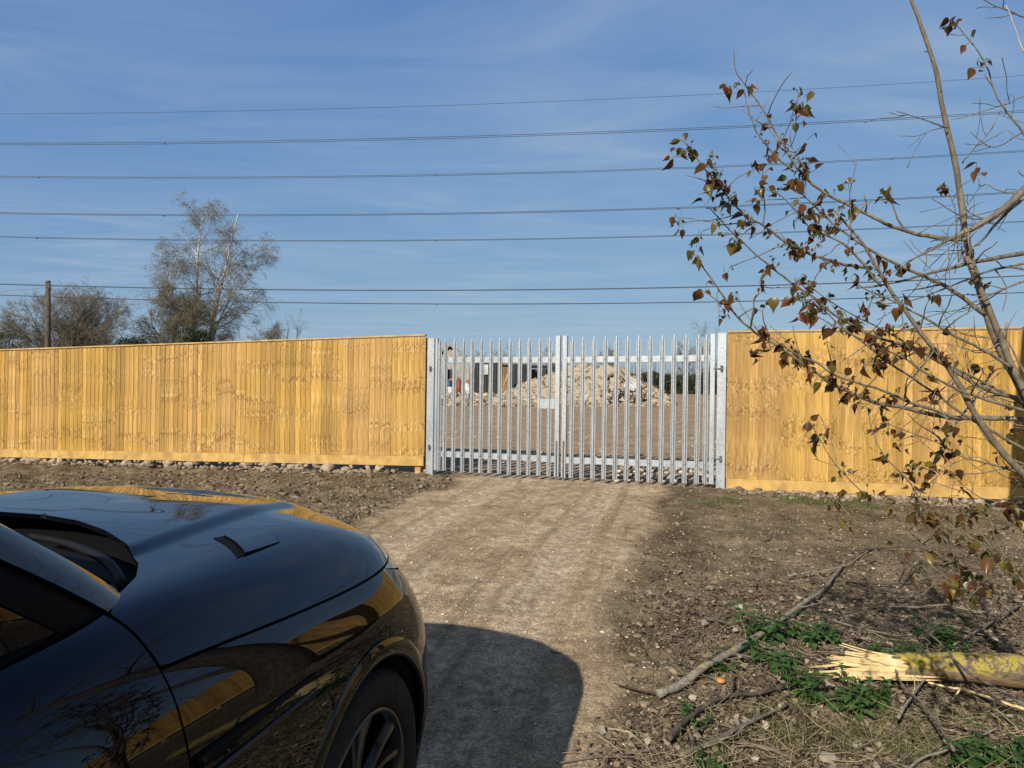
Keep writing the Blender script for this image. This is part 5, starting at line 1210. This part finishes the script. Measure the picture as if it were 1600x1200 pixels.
# ------------------------------------------------------------------ black car
CH, CRO, CPI = R(15.78), R(1.61), R(2.92); RX, RY, OZ = -.427, 2.248, .035
CO = np.array([RX - .96 * math.cos(CH), RY + .96 * math.sin(CH), OZ])
def carw(q):
    q = np.asarray(q, float); x, y, z = q[..., 0], q[..., 1], q[..., 2]
    y2 = y * math.cos(CRO) + z * math.sin(CRO); z2 = z * math.cos(CRO) - y * math.sin(CRO)
    x2 = x * math.cos(CPI) - z2 * math.sin(CPI); z3 = z2 * math.cos(CPI) + x * math.sin(CPI)
    sh_, ch_ = math.sin(CH), math.cos(CH); return np.stack([CO[0] + x2 * sh_ + y2 * ch_, CO[1] + x2 * ch_ - y2 * sh_, CO[2] + z3], -1)
car = thing('parked_car', (0, 0, 0), 'glossy black car with bonnet vents, parked on the track in front of the left fence', 'car')
o0 = carw((0, 0, 0)); ex, ey, ez = carw((1, 0, 0)) - o0, carw((0, -1, 0)) - o0, carw((0, 0, 1)) - o0
car.matrix_world = Matrix([[ex[i], ey[i], ez[i], o0[i]] for i in range(3)] + [[0, 0, 0, 1]]); LOC[car.name] = np.zeros(3)
FLIP = np.array([1, -1, 1.])
def cmk(name, V, Fc, mat, parent=None, smooth=True): return mk(name, np.asarray(V, float) * FLIP, Fc, M[mat], parent or car, smooth)
def nspline(t, P):
    t = np.asarray(t, float); P = np.asarray(P, float); n = len(t); h = np.diff(t)
    A = np.zeros((n, n)); B = np.zeros_like(P); A[0, 0] = A[-1, -1] = 1
    for i in range(1, n - 1):
        A[i, i - 1] = h[i - 1]; A[i, i] = 2 * (h[i - 1] + h[i]); A[i, i + 1] = h[i]; B[i] = 3 * ((P[i + 1] - P[i]) / h[i] - (P[i] - P[i - 1]) / h[i - 1])
    c = np.linalg.solve(A, B.reshape(n, -1)).reshape(P.shape); hh = h.reshape((-1,) + (1,) * (P.ndim - 1))
    b = (P[1:] - P[:-1]) / hh - hh * (2 * c[:-1] + c[1:]) / 3; d = (c[1:] - c[:-1]) / (3 * hh)
    def ev(x):
        x = np.asarray(x, float); i = np.clip(np.searchsorted(t, x) - 1, 0, n - 2); u = (x - t[i]).reshape((-1,) + (1,) * (P.ndim - 1)); return P[i] + b[i] * u + c[i] * u * u + d[i] * u ** 3
    return ev
ST=np.array([
 [(.30,0,1.185),(.46,0,1.17),(.66,0,1.125),(.765,0,1.06),(.83,0,.95),(.86,0,.72),(.87,0,.45),(.82,0,.27)],
 [(.26,0,1.187),(.42,.20,1.172),(.635,.34,1.115),(.735,.37,1.05),(.795,.39,.94),(.825,.40,.72),(.835,.40,.45),(.79,.39,.27)],
 [(.18,0,1.19),(.34,.38,1.172),(.56,.64,1.075),(.64,.69,1.015),(.69,.73,.92),(.715,.76,.72),(.72,.765,.45),(.68,.73,.27)],
 [(.08,0,1.195),(.22,.48,1.175),(.42,.795,1.055),(.47,.855,.99),(.50,.90,.89),(.515,.93,.72),(.52,.935,.45),(.49,.90,.27)],
 [(-.02,0,1.2),(.08,.52,1.18),(.22,.865,1.06),(.235,.92,.985),(.24,.955,.89),(.245,.98,.72),(.245,.985,.45),(.24,.94,.27)],
 [(-.2,0,1.205),(-.14,.55,1.185),(-.08,.885,1.08),(-.08,.935,1.005),(-.08,.965,.91),(-.08,.985,.74),(-.08,.985,.45),(-.08,.94,.26)],
 [(-.42,0,1.205),(-.42,.56,1.19),(-.42,.885,1.115),(-.42,.935,1.04),(-.42,.967,.93),(-.42,.985,.76),(-.42,.975,.46),(-.42,.93,.26)],
 [(-.75,0,1.2),(-.75,.56,1.19),(-.75,.875,1.15),(-.75,.93,1.075),(-.75,.967,.95),(-.75,.982,.77),(-.75,.965,.46),(-.75,.925,.26)],
 [(-1.5,0,1.2),(-1.5,.56,1.2),(-1.5,.86,1.185),(-1.5,.925,1.11),(-1.5,.968,.97),(-1.5,.98,.78),(-1.5,.955,.46),(-1.5,.92,.26)],
 [(-2.4,0,1.2),(-2.4,.56,1.2),(-2.4,.86,1.20),(-2.4,.93,1.125),(-2.4,.972,.98),(-2.4,.985,.79),(-2.4,.965,.46),(-2.4,.92,.26)],
 [(-3.1,0,1.2),(-3.1,.54,1.2),(-3.1,.85,1.205),(-3.1,.93,1.13),(-3.1,.97,.98),(-3.1,.985,.79),(-3.1,.975,.46),(-3.1,.92,.28)],
 [(-3.4,0,1.2),(-3.45,.5,1.2),(-3.58,.78,1.2),(-3.62,.86,1.13),(-3.65,.90,.98),(-3.67,.92,.79),(-3.67,.91,.46),(-3.62,.86,.30)],
 [(-3.5,0,1.2),(-3.6,.35,1.2),(-3.8,.5,1.2),(-3.86,.56,1.13),(-3.9,.60,.98),(-3.93,.62,.79),(-3.93,.62,.46),(-3.87,.58,.32)],
 [(-3.5,0,1.2),(-3.65,0,1.2),(-3.85,0,1.2),(-3.92,0,1.13),(-3.96,0,.98),(-3.99,0,.79),(-3.99,0,.46),(-3.92,0,.32)],
])
SK=np.array([0,.4,.85,1.2,1.5,1.85,2.2,2.55,3.3,4.2,4.9,5.5,6.0,6.6])
VK=np.array([0,.5,.95,1.05,1.17,1.38,1.65,1.85])

_zt = lambda x: np.interp(x, [-1.5, -.75, -.42, -.2, -.02, .08, .2, .30, .38, .46, .6], [1.22, 1.235, 1.235, 1.228, 1.220, 1.213, 1.203, 1.190, 1.179, 1.165, 1.135]); ST[:9, 0, 2] = _zt(ST[:9, 0, 0]); ST[:9, 1, 2] = _zt(ST[:9, 1, 0]) - .008 * (ST[:9, 1, 1] / .55) ** 2; ST[4:8, 2, 2] += .006; ST[0:2, 2, 2] -= .008
ST[2, 3:5, :2] -= .03; ST[3, 3, :2] -= .02; ST[3, 4, :2] -= [.02, .012]; ST[2, 2, :2] -= .015
_es = nspline(SK, ST); _ev = {}
def surf2(s, v):
    """s, v arrays of one shape -> points"""
    s = np.asarray(s, float); v = np.asarray(v, float); us, inv = np.unique(np.round(s, 6), return_inverse=True); inv = inv.reshape(s.shape); out = np.zeros(s.shape + (3,)); prof = _es(us)
    tab = nspline(VK, prof.transpose(1, 0, 2)); vv = np.linspace(-.02, VK[-1], 700); T = tab(vv)          # 700, ns, 3
    f = np.clip((v + .02) / (VK[-1] + .02) * 699, 0, 698.999); i = f.astype(int); u = (f - i)[..., None]; return T[i, inv] * (1 - u) + T[i + 1, inv] * u
def dress(P):
    """pressed shapes in the bonnet: raised centre"""
    x, y = P[..., 0], np.abs(P[..., 1]); k = sstep(.72, .45, x) * sstep(-.9, -.6, x); yc = .50 - .10 * np.clip((x + .4) / .9, 0, 1)
    Q = P.copy(); Q[..., 2] += (.014 * sstep(yc + .035, yc - .035, y) * k) * (P[..., 2] > .95); return Q
def normals(s, v, e=.004):
    a = surf2(s + e, v) - surf2(s - e, v); b = surf2(s, np.minimum(v + e, 1.849)) - surf2(s, v - e); n = unit(np.cross(a, b)); p = surf2(s, v); w = np.stack([(p[..., 0] + 1.5) * .15, p[..., 1], p[..., 2] - .6], -1)
    return np.where(np.sum(n * w, -1, keepdims=True) < 0, -n, n)
WHEELS = [(0., .39), (-2.92, .39)]; RA = .435
def panel(name, s0, s1, v0, v1, ns, nv, mat='paint', both=True, g=.0028, arch=False, off=0., parent=None, dr=False, rim=.014, centre=False, sides=(1, -1)):
    """patch of the body surface with a small shut gap all round; s0, s1 may be functions of v"""
    fs0 = s0 if callable(s0) else (lambda v: s0 + 0 * v); fs1 = s1 if callable(s1) else (lambda v: s1 + 0 * v)
    lv = np.linspace(v0, v1, nv); S = np.stack([np.linspace(float(fs0(v)), float(fs1(v)), ns) for v in lv], 1); Vv = np.repeat(lv[None], ns, 0)
    # shrink for the gap
    du = np.linalg.norm(surf2(S[1:], Vv[1:]) - surf2(S[:-1], Vv[:-1]), axis=-1).sum(0); dv_ = np.linalg.norm(np.diff(surf2(S, Vv), axis=1), axis=-1).sum(1)
    a = np.linspace(0, 1, ns)[:, None]; sh = g / np.maximum(du, .02)[None]; S = S + (S[-1:] - S[:1]) * ((1 - 2 * a) * sh)
    b = np.linspace(0, 1, nv)[None]; lo_v = 0 if (centre or v0 <= 0) else 1; shv = g / np.maximum(dv_, .02)[:, None]; Vv = Vv + (v1 - v0) * (lo_v * (1 - b) - b) * shv
    P = surf2(S, Vv); Nn = normals(S, Vv); P = P + Nn * off
    if dr: P = dress(P)
    for sd in (sides if both else (1,)):
        keep = np.ones((ns - 1, nv - 1), bool); Q = P.copy()
        if arch:
            for wx, wz in WHEELS:
                r = np.hypot(Q[..., 0] - wx, Q[..., 2] - wz); ins = r < RA
                allin = ins[1:, 1:] & ins[:-1, 1:] & ins[1:, :-1] & ins[:-1, :-1]; keep &= ~allin
                k = ins; sc1 = np.where(k, RA / np.maximum(r, 1e-3), 1); Q[..., 0] = wx + (Q[..., 0] - wx) * sc1; Q[..., 2] = wz + (Q[..., 2] - wz) * sc1
        Qm = Q * [1, sd, 1]; Nm = Nn * [1, sd, 1]; V = list(Qm.reshape(-1, 3)); id_ = lambda i, j: i * nv + j
        Fc = []
        for i in range(ns - 1):
            for j in range(nv - 1):
                if keep[i, j]: Fc.append((id_(i, j), id_(i + 1, j), id_(i + 1, j + 1), id_(i, j + 1))[::sd])
        # turned-in rim
        per = [(i, 0) for i in range(ns)] + [(ns - 1, j) for j in range(1, nv)] + [(i, nv - 1) for i in range(ns - 2, -1, -1)] + [(0, j) for j in range(nv - 2, 0, -1)]
        if rim:
            n0 = len(V)
            for (i, j) in per: V.append(Qm[i, j]); V.append(Qm[i, j] - Nm[i, j] * rim)
            L_ = len(per)
            for q in range(L_):
                (i, j), (i2, j2) = per[q], per[(q + 1) % L_]
                if min(j, j2) == 0 and max(j, j2) == 0 and not lo_v: continue
                if arch and not keep[min(i, i2, ns - 2), min(j, j2, nv - 2)]: continue
                Fc.append((n0 + 2 * q, n0 + 2 * ((q + 1) % L_), n0 + 2 * ((q + 1) % L_) + 1, n0 + 2 * q + 1))
        if v0 <= 0 and sd == 1:                          # one mesh over the centre line
            V0 = V; F0 = Fc; continue
        if v0 <= 0:
            n0 = len(V0); o = cmk(name, V0 + V, F0 + [tuple(i + n0 for i in f) for f in Fc], mat, parent)
            import bmesh
            bm = bmesh.new(); bm.from_mesh(o.data); bmesh.ops.remove_doubles(bm, verts=[v for v in bm.verts if abs(v.co.y) < 1e-4], dist=1e-4); bmesh.ops.recalc_face_normals(bm, faces=bm.faces); bm.to_mesh(o.data); bm.free()
            continue
        o = cmk(name, V, Fc, mat, parent)
    return o
BONX = lambda y: np.interp(np.abs(y), [0, .145, .30, .45, .574, .65, .707, .768, .80, 1.], [-.245, -.262, -.318, -.40, -.49, -.58, -.69, -.775, -.778, -.778])          # rear edge of the bonnet in plan
_sv = np.linspace(1.4, 2.9, 300)
def s_of_x(fx):
    def f(v):
        p = surf2(_sv, np.full(300, min(float(v), 1.84))); return float(np.interp(0, (fx(p[:, 1]) - p[:, 0]), _sv))
    return f
HV = .985
sB = s_of_x(BONX); sD = s_of_x(lambda y: -.78 + 0 * y)
def sGap(v):                                             # front edge of the door, sweeping back towards the windscreen pillar
    return s_of_x(lambda y: -.80 + .0 * y + .05 * np.clip((.98 - v) / .1, -1, 1) * 0)(v)
panel('bonnet', 0, sB, 0, HV, 70, 90, dr=True)
panel('grille', 0, .36, 1.0, 1.30, 14, 14, 'plastic', g=.004)
panel('headlight', lambda v: .40 + .0 * v, lambda v: 1.42 - (v - 1.0) * 3.2, .988, 1.115, 34, 16, 'lens', g=.003)
panel('front_bumper', 0, 1.16, 1.31, 1.85, 44, 34, arch=True, g=.002); panel('front_bumper_corner', .37, 1.16, 1.12, 1.306, 30, 16, g=.002)
panel('front_wing', lambda v: 1.164 if v > 1.12 else 1.425 - (v - 1.0) * 3.0 if v > 1.005 else 1.43, sD, HV + .003, 1.85, 80, 90, arch=True, g=.0022)
s17 = s_of_x(lambda y: -.78 + 0 * y)
panel('front_door', sD, 3.58, .745, 1.76, 60, 70); panel('rear_door', 3.58, 4.56, .745, 1.76, 50, 70, arch=True)
panel('sill', sD, 4.5, 1.762, 1.85, 30, 8, 'plastic'); panel('rear_wing', 4.56, 5.6, .745, 1.85, 60, 86, arch=True); panel('tailgate', 5.6, 6.6, .5, 1.45, 30, 50); panel('rear_bumper', 5.6, 6.6, 1.452, 1.85, 30, 20)
# dark liner just inside the skin, so every gap reads black
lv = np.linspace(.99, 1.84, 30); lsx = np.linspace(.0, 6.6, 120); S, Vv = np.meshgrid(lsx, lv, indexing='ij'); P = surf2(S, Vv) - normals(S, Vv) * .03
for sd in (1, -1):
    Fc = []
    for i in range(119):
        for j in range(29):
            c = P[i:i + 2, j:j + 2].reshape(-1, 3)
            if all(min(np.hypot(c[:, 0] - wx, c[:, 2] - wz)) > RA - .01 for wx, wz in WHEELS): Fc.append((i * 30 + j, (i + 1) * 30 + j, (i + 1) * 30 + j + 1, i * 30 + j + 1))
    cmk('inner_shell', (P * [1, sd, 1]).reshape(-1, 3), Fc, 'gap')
# under-bonnet tray and scuttle, sunk below the bonnet edge
lv = np.linspace(-.98, .98, 41); lsx = np.linspace(0, 6.2, 60); S, Vv = np.meshgrid(lsx, np.abs(lv), indexing='ij'); P = surf2(S, Vv); P[..., 1] *= np.sign(lv)[None]; P[..., 2] -= np.where(S < 3.0, .055, .05)
cmk('scuttle', P.reshape(-1, 3), [(i * 41 + j, (i + 1) * 41 + j, (i + 1) * 41 + j + 1, i * 41 + j + 1) for i in range(59) for j in range(40)], 'plastic')
# ---- greenhouse: belt line B to roof line T
SG = np.array([0, .5, .92, 1.08, 1.5, 2.3, 3.1, 3.8, 4.3, 4.7, 5.3]); 
Bl = np.array([(-.50, 0, 1.19), (-.57, .44, 1.205), (-.685, .695, 1.225), (-.76, .745, 1.216), (-1.15, .765, 1.216), (-1.95, .80, 1.232), (-2.75, .80, 1.238), (-3.35, .76, 1.24), (-3.6, .62, 1.235), (-3.72, .42, 1.23), (-3.78, 0, 1.23)])
Tl = np.array([(-1.28, 0, 1.75), (-1.31, .36, 1.74), (-1.36, .565, 1.702), (-1.45, .61, 1.69), (-1.75, .635, 1.715), (-2.3, .645, 1.73), (-2.9, .62, 1.715), (-3.25, .58, 1.685), (-3.40, .50, 1.66), (-3.46, .34, 1.655), (-3.48, 0, 1.655)])
eB, eT = nspline(SG, Bl), nspline(SG, Tl)
def gh(s, t, off=0.):
    s = np.atleast_1d(s); b, tt = eB(s)[:, None], eT(s)[:, None]; t = np.asarray(t)[None, :, None]; p = b * (1 - t) + tt * t; c = p.mean((0, 1)); 
    outw = unit(np.stack([(p[..., 0] + 2.2) * .35, p[..., 1], 0 * p[..., 0] + .25], -1)); return p + outw * (.035 * 4 * t * (1 - t) + off)
def ghp(name, s0, s1, t0, t1, mat, off=0., ns=16, nt_=12, parent=None, sides=(1, -1), centre=False, rim=.02):
    for sd in ((1,) if centre else sides):
        s_ = np.linspace(s0, s1, ns); t_ = np.linspace(t0, t1, nt_)
        if centre: Pp = gh(np.abs(np.linspace(-s1, s1, ns * 2)), t_, off); Pp[:ns, :, 1] *= -1; n1 = ns * 2
        else: Pp = gh(s_, t_, off) * [1, sd, 1]; n1 = ns
        Pi = Pp - unit(np.stack([(Pp[..., 0] + 2.2) * .35, Pp[..., 1], 0 * Pp[..., 0] + .3], -1)) * rim; V = np.concatenate([Pp.reshape(-1, 3)] * 2 + [Pi.reshape(-1, 3)]); m_ = n1 * nt_
        Fc = [(i * nt_ + j, (i + 1) * nt_ + j, (i + 1) * nt_ + j + 1, i * nt_ + j + 1) for i in range(n1 - 1) for j in range(nt_ - 1)]
        per = [i * nt_ for i in range(n1)] + [(n1 - 1) * nt_ + j for j in range(1, nt_)] + [i * nt_ + nt_ - 1 for i in range(n1 - 2, -1, -1)] + [j for j in range(nt_ - 2, 0, -1)]
        Fc += [(per[q] + m_, per[(q + 1) % len(per)] + m_, per[(q + 1) % len(per)] + 2 * m_, per[q] + 2 * m_) for q in range(len(per))]
        o = cmk(name, V, Fc, mat, parent)
    return o
ghp('windscreen', 0, .90, .0, .99, 'glass', centre=True, ns=24)
ghp('windscreen_pillar', .895, 1.085, -.02, 1.0, 'paint', .012, 12, 20)
ghp('pillar_trim', 1.085, 1.22, .0, .98, 'rubber', .001, 8, 14)
ghp('front_window', 1.21, 2.18, .03, .93, 'glass', -.004, 20, 14); ghp('window_rail', 1.09, 4.0, .93, 1.0, 'plastic', .004, 40, 5); ghp('belt_trim', 1.1, 4.0, -.03, .03, 'rubber', .006, 40, 5)
ghp('door_pillar', 2.17, 2.36, .0, .94, 'plastic', .0); ghp('rear_window', 2.35, 3.15, .03, .93, 'glass', -.004); ghp('door_pillar', 3.14, 3.25, .0, .94, 'plastic', .0); ghp('quarter_window', 3.24, 3.9, .03, .93, 'glass', -.004)
ghp('rear_pillar', 3.9, 4.66, -.02, 1.0, 'paint', .006); ghp('rear_screen', 0, 1, 0, 1, 'glass') if False else None
s_ = np.linspace(4.64, 5.3, 14); Pp = gh(s_, np.linspace(0, .97, 10), 0.); Pm = Pp[::-1] * [1, -1, 1]; Pp = np.concatenate([Pp, Pm[1:]]); n1 = len(Pp)
cmk('rear_screen', Pp.reshape(-1, 3), [(i * 10 + j, (i + 1) * 10 + j, (i + 1) * 10 + j + 1, i * 10 + j + 1) for i in range(n1 - 1) for j in range(9)], 'glass')
s_ = np.linspace(0, 5.3, 70); E_r = eT(s_) + [0, 0, .0]; rows = []
for k in np.linspace(-1, 1, 41): rows.append(np.stack([E_r[:, 0], E_r[:, 1] * k, E_r[:, 2] + .045 * (1 - k * k) * np.clip(E_r[:, 1] / .6, 0, 1) + .004], -1))
V = np.stack(rows, 1); cmk('roof', V.reshape(-1, 3), [(i * 41 + j, (i + 1) * 41 + j, (i + 1) * 41 + j + 1, i * 41 + j + 1) for i in range(69) for j in range(40)], 'paint')
# ---- wipers in the scuttle
def ctube(name, P, r, mat, n=8, parent=None):
    V, Fc = tube(np.asarray(P, float), r, n); return cmk(name, V, Fc, mat, parent)
w1 = ctube('wiper_arm', smoothline([(-.58, .62, 1.20), (-.49, .48, 1.222), (-.41, .28, 1.225), (-.37, .1, 1.22)], 16), np.linspace(.014, .008, 16), 'plastic'); ctube('wiper_blade', [(-.57, .56, 1.20), (-.46, .28, 1.20), (-.40, -.05, 1.195)], .009, 'rubber', parent=w1); ctube('wiper_pivot', [(-.58, .63, 1.13), (-.58, .63, 1.20)], .018, 'plastic', parent=w1)
w2 = ctube('wiper_arm', smoothline([(-.53, .05, 1.15), (-.53, -.2, 1.175), (-.57, -.5, 1.17)], 12), np.linspace(.014, .008, 12), 'plastic'); ctube('wiper_blade', [(-.54, -.02, 1.165), (-.57, -.35, 1.165), (-.63, -.64, 1.16)], .009, 'rubber', parent=w2)
# ---- bonnet vents, wing vents, mirrors
cs = [(2.074, .698), (1.846, .695), (1.701, .586), (1.942, .526)]
def patch(name, cor, off0, off1, mat, n=14, sd=1, parent=None, rim=.012, edge=.0):
    a = np.linspace(0, 1, n); A_, B_ = np.meshgrid(a, a, indexing='ij'); c = np.array(cor); q = c[0] * ((1 - A_) * (1 - B_))[..., None] + c[1] * (A_ * (1 - B_))[..., None] + c[2] * (A_ * B_)[..., None] + c[3] * ((1 - A_) * B_)[..., None]
    P = dress(surf2(q[..., 0], q[..., 1])) + normals(q[..., 0], q[..., 1]) * (off0 * (1 - A_) + off1 * A_)[..., None]; Nn = normals(q[..., 0], q[..., 1]); P = P * [1, sd, 1]; Nn = Nn * [1, sd, 1]
    V = list(P.reshape(-1, 3)); Fc = [(i * n + j, (i + 1) * n + j, (i + 1) * n + j + 1, i * n + j + 1) for i in range(n - 1) for j in range(n - 1)]
    per = [(i, 0) for i in range(n)] + [(n - 1, j) for j in range(1, n)] + [(i, n - 1) for i in range(n - 2, -1, -1)] + [(0, j) for j in range(n - 2, 0, -1)]; n0 = len(V)
    for i, j in per: V += [P[i, j], P[i, j] - Nn[i, j] * rim]
    Fc += [(n0 + 2 * q_, n0 + 2 * ((q_ + 1) % len(per)), n0 + 2 * ((q_ + 1) % len(per)) + 1, n0 + 2 * q_ + 1) for q_ in range(len(per))]
    return cmk(name, V, Fc, mat, parent)
c = np.array(cs); cen = c.mean(0)
for sd in (1, -1):
    t = patch('bonnet_vent', cen + (c - cen) * [[1.04, 1.06]] * 1.0, .0022, .0012, 'rubber', sd=sd, rim=.006)
    patch('vent_blade', c[0] * .9 + c[3] * .0 + c[1] * .1 if False else np.array([c[0] * .86 + c[1] * .14, c[1], c[2], c[3] * .86 + c[2] * .14]), .0075, .003, 'paint', sd=sd, parent=t, rim=.006)
    patch('headlight_glass', np.array([(.62, .978), (1.36, .978), (1.22, .885), (.60, .90)]), .002, .002, 'lens', sd=sd, rim=.004)
    ws = np.linspace(2.08, sD(1.2) - .02, 24); n_ = normals(ws, 1.165 + 0 * ws)
    for dv_, mt, rr in ((0, 'rubber', .016), (.045, 'paint', .011)):
        P = (surf2(ws, 1.16 + dv_ + .03 * (ws - 2.1)) + n_ * .001) * [1, sd, 1]; ctube('wing_vent', P, np.linspace(.004, rr, 24), mt)
    # folded door mirror
    mr = ctube('door_mirror', smoothline([(-1.50, .93 * sd, 1.21), (-1.56, 1.0 * sd, 1.24), (-1.64, 1.02 * sd, 1.26), (-1.76, 1.0 * sd, 1.26), (-1.82, .97 * sd, 1.25)], 18), np.array([.03, .04, .05, .065, .08, .09, .095, .1, .1, .1, .1, .1, .098, .095, .09, .08, .06, .02]), 'paint', 16)
    ctube('mirror_stalk', [(-1.42, .86 * sd, 1.17), (-1.50, .95 * sd, 1.21)], .035, 'plastic', 10, mr)
    for hx, nm in ((3.35, 'door_handle'), (4.3, 'door_handle')):
        ws = np.linspace(hx, hx + .2, 10); ctube(nm, (surf2(ws, 1.12 + 0 * ws) + normals(ws, 1.12 + 0 * ws) * .022) * [1, sd, 1], .014, 'paint')
# ---- wheels and arch lips
def lathe(prof, n=96):
    """prof (y, r) about the wheel axis"""
    V = []; Fc = []; m_ = len(prof)
    for k in range(n):
        a = 2 * math.pi * k / n
        for y, r in prof: V.append((r * math.cos(a), y, r * math.sin(a)))
    for k in range(n):
        for j in range(m_ - 1): Fc.append((k * m_ + j, k * m_ + j + 1, ((k + 1) % n) * m_ + j + 1, ((k + 1) % n) * m_ + j))
    return np.array(V), Fc
tp = [(-.135, .285), (-.137, .33), (-.130, .365), (-.118, .381)]
for y in (-.085, -.045, .0, .045, .085): tp += [(y - .012, .390), (y - .005, .390), (y - .004, .382), (y + .004, .382), (y + .005, .390)]
tp += [(.105, .3885), (.118, .381), (.128, .368), (.1335, .350), (.1355, .330), (.134, .312), (.130, .2925), (.123, .283), (.118, .276), (.10, .276)]
def wheel(wx, sd, first):
    off = np.array([wx, .835 * sd, .39]); fl = np.array([1, sd, 1.])
    V, Fc = lathe(tp, 120); r = np.hypot(V[:, 0], V[:, 2]); an = np.arctan2(V[:, 2], V[:, 0]); lug = (np.sin(an * 62 + np.abs(V[:, 1]) * 40) > .35) & (np.abs(V[:, 1]) > .055) & (r > .374)
    V[lug] *= np.array([1 - .022, 1, 1 - .022]); wh = cmk('wheel', V * fl + off, Fc, 'tyre')
    V, Fc = lathe([(.10, .277), (.119, .277), (.126, .272), (.127, .266), (.120, .258), (.09, .250), (-.08, .245), (-.1, .275)], 72); rm = cmk('rim', V * fl + off, Fc, 'rim', wh)
    for k in range(5):
        for s2 in (-1, 1):
            a = 2 * math.pi * k / 5 + .35; a1, a2 = a + s2 * .13, a + s2 * .23; V = []
            for r_, aw, y, h_ in ((.05, a1 - s2 * .05, .092, .40), (.12, a1, .094, .20), (.19, (a1 + a2) / 2, .100, .16), (.262, a2, .114, .19)):
                for dA, dy in ((-h_, -.022), (-h_ * .55, 0), (h_ * .55, 0), (h_, -.022), (h_, -.05), (-h_, -.05)): V.append((r_ * math.cos(aw + dA * .5 * .2 / max(r_, .1)), y + dy, r_ * math.sin(aw + dA * .5 * .2 / max(r_, .1))))
            Fc = [(q * 6 + j, q * 6 + (j + 1) % 6, q * 6 + 6 + (j + 1) % 6, q * 6 + 6 + j) for q in range(3) for j in range(6)] + [(0, 1, 2, 3, 4, 5), tuple(range(18, 24))[::-1]]
            cmk('spoke', np.array(V) * fl + off, Fc, 'rim', wh, False)
    V, Fc = lathe([(.03, .002), (.098, .002), (.100, .02), (.096, .05), (.085, .07), (.03, .075)], 32); cmk('hub', V * fl + off, Fc, 'rim', wh)
    V, Fc = lathe([(.02, .05), (.035, .06), (.035, .18), (.01, .18)], 40); cmk('brake_disc', V * fl + off, Fc, 'brake', wh)
    return wh
for wx, _ in WHEELS:
    for sd in (1, -1):
        wheel(wx, sd, False)
        # lip: follows the opening, rolled section
        an = np.radians(np.linspace(-18, 198, 64)); 
        C = np.stack([wx + RA * np.cos(an), 0 * an, .39 + RA * np.sin(an)], -1)
        # y of the skin at those points, found on the surface
        Sg, Vg = np.meshgrid(np.linspace(.9, 5.7, 260), np.linspace(1.02, 1.85, 120), indexing='ij'); PG = surf2(Sg, Vg); yk = []
        for c_ in C:
            d_ = (PG[..., 0] - c_[0]) ** 2 + (PG[..., 2] - c_[2]) ** 2; i_ = np.unravel_index(np.argmin(d_), d_.shape); yk.append(PG[i_][1] if d_[i_] < .004 else .95)
        yk = np.array(yk); yk = np.convolve(np.pad(yk, 4, 'edge'), np.ones(9) / 9, 'valid')
        sec = [(.052, -.004), (.040, .004), (.012, .009), (.0, .007), (-.006, -.002), (-.006, -.03), (-.004, -.30)]; V = []
        for a_, y_ in zip(an, yk):
            for dr_, dy in sec: V.append((wx + (RA + dr_) * math.cos(a_), (y_ + dy) * sd, .39 + (RA + dr_) * math.sin(a_)))
        m_ = len(sec); Fc = [(q * m_ + j, q * m_ + j + 1, (q + 1) * m_ + j + 1, (q + 1) * m_ + j) for q in range(63) for j in range(m_ - 2)]
        cmk('wheel_arch_lip', V, Fc, 'paint'); Fc2 = [(q * m_ + m_ - 2, q * m_ + m_ - 1, (q + 1) * m_ + m_ - 1, (q + 1) * m_ + m_ - 2) for q in range(63)]
        cmk('wheel_arch_liner', V, Fc2, 'gap')
# floor pan
V = [(x, y, z) for x in (.7, -3.8) for y in (-.55, .55) for z in (.24, .34)]; cmk('floor_pan', V, [(0, 1, 3, 2), (4, 6, 7, 5), (0, 4, 5, 1), (2, 3, 7, 6), (0, 2, 6, 4), (1, 5, 7, 3)], 'gap', None, False)
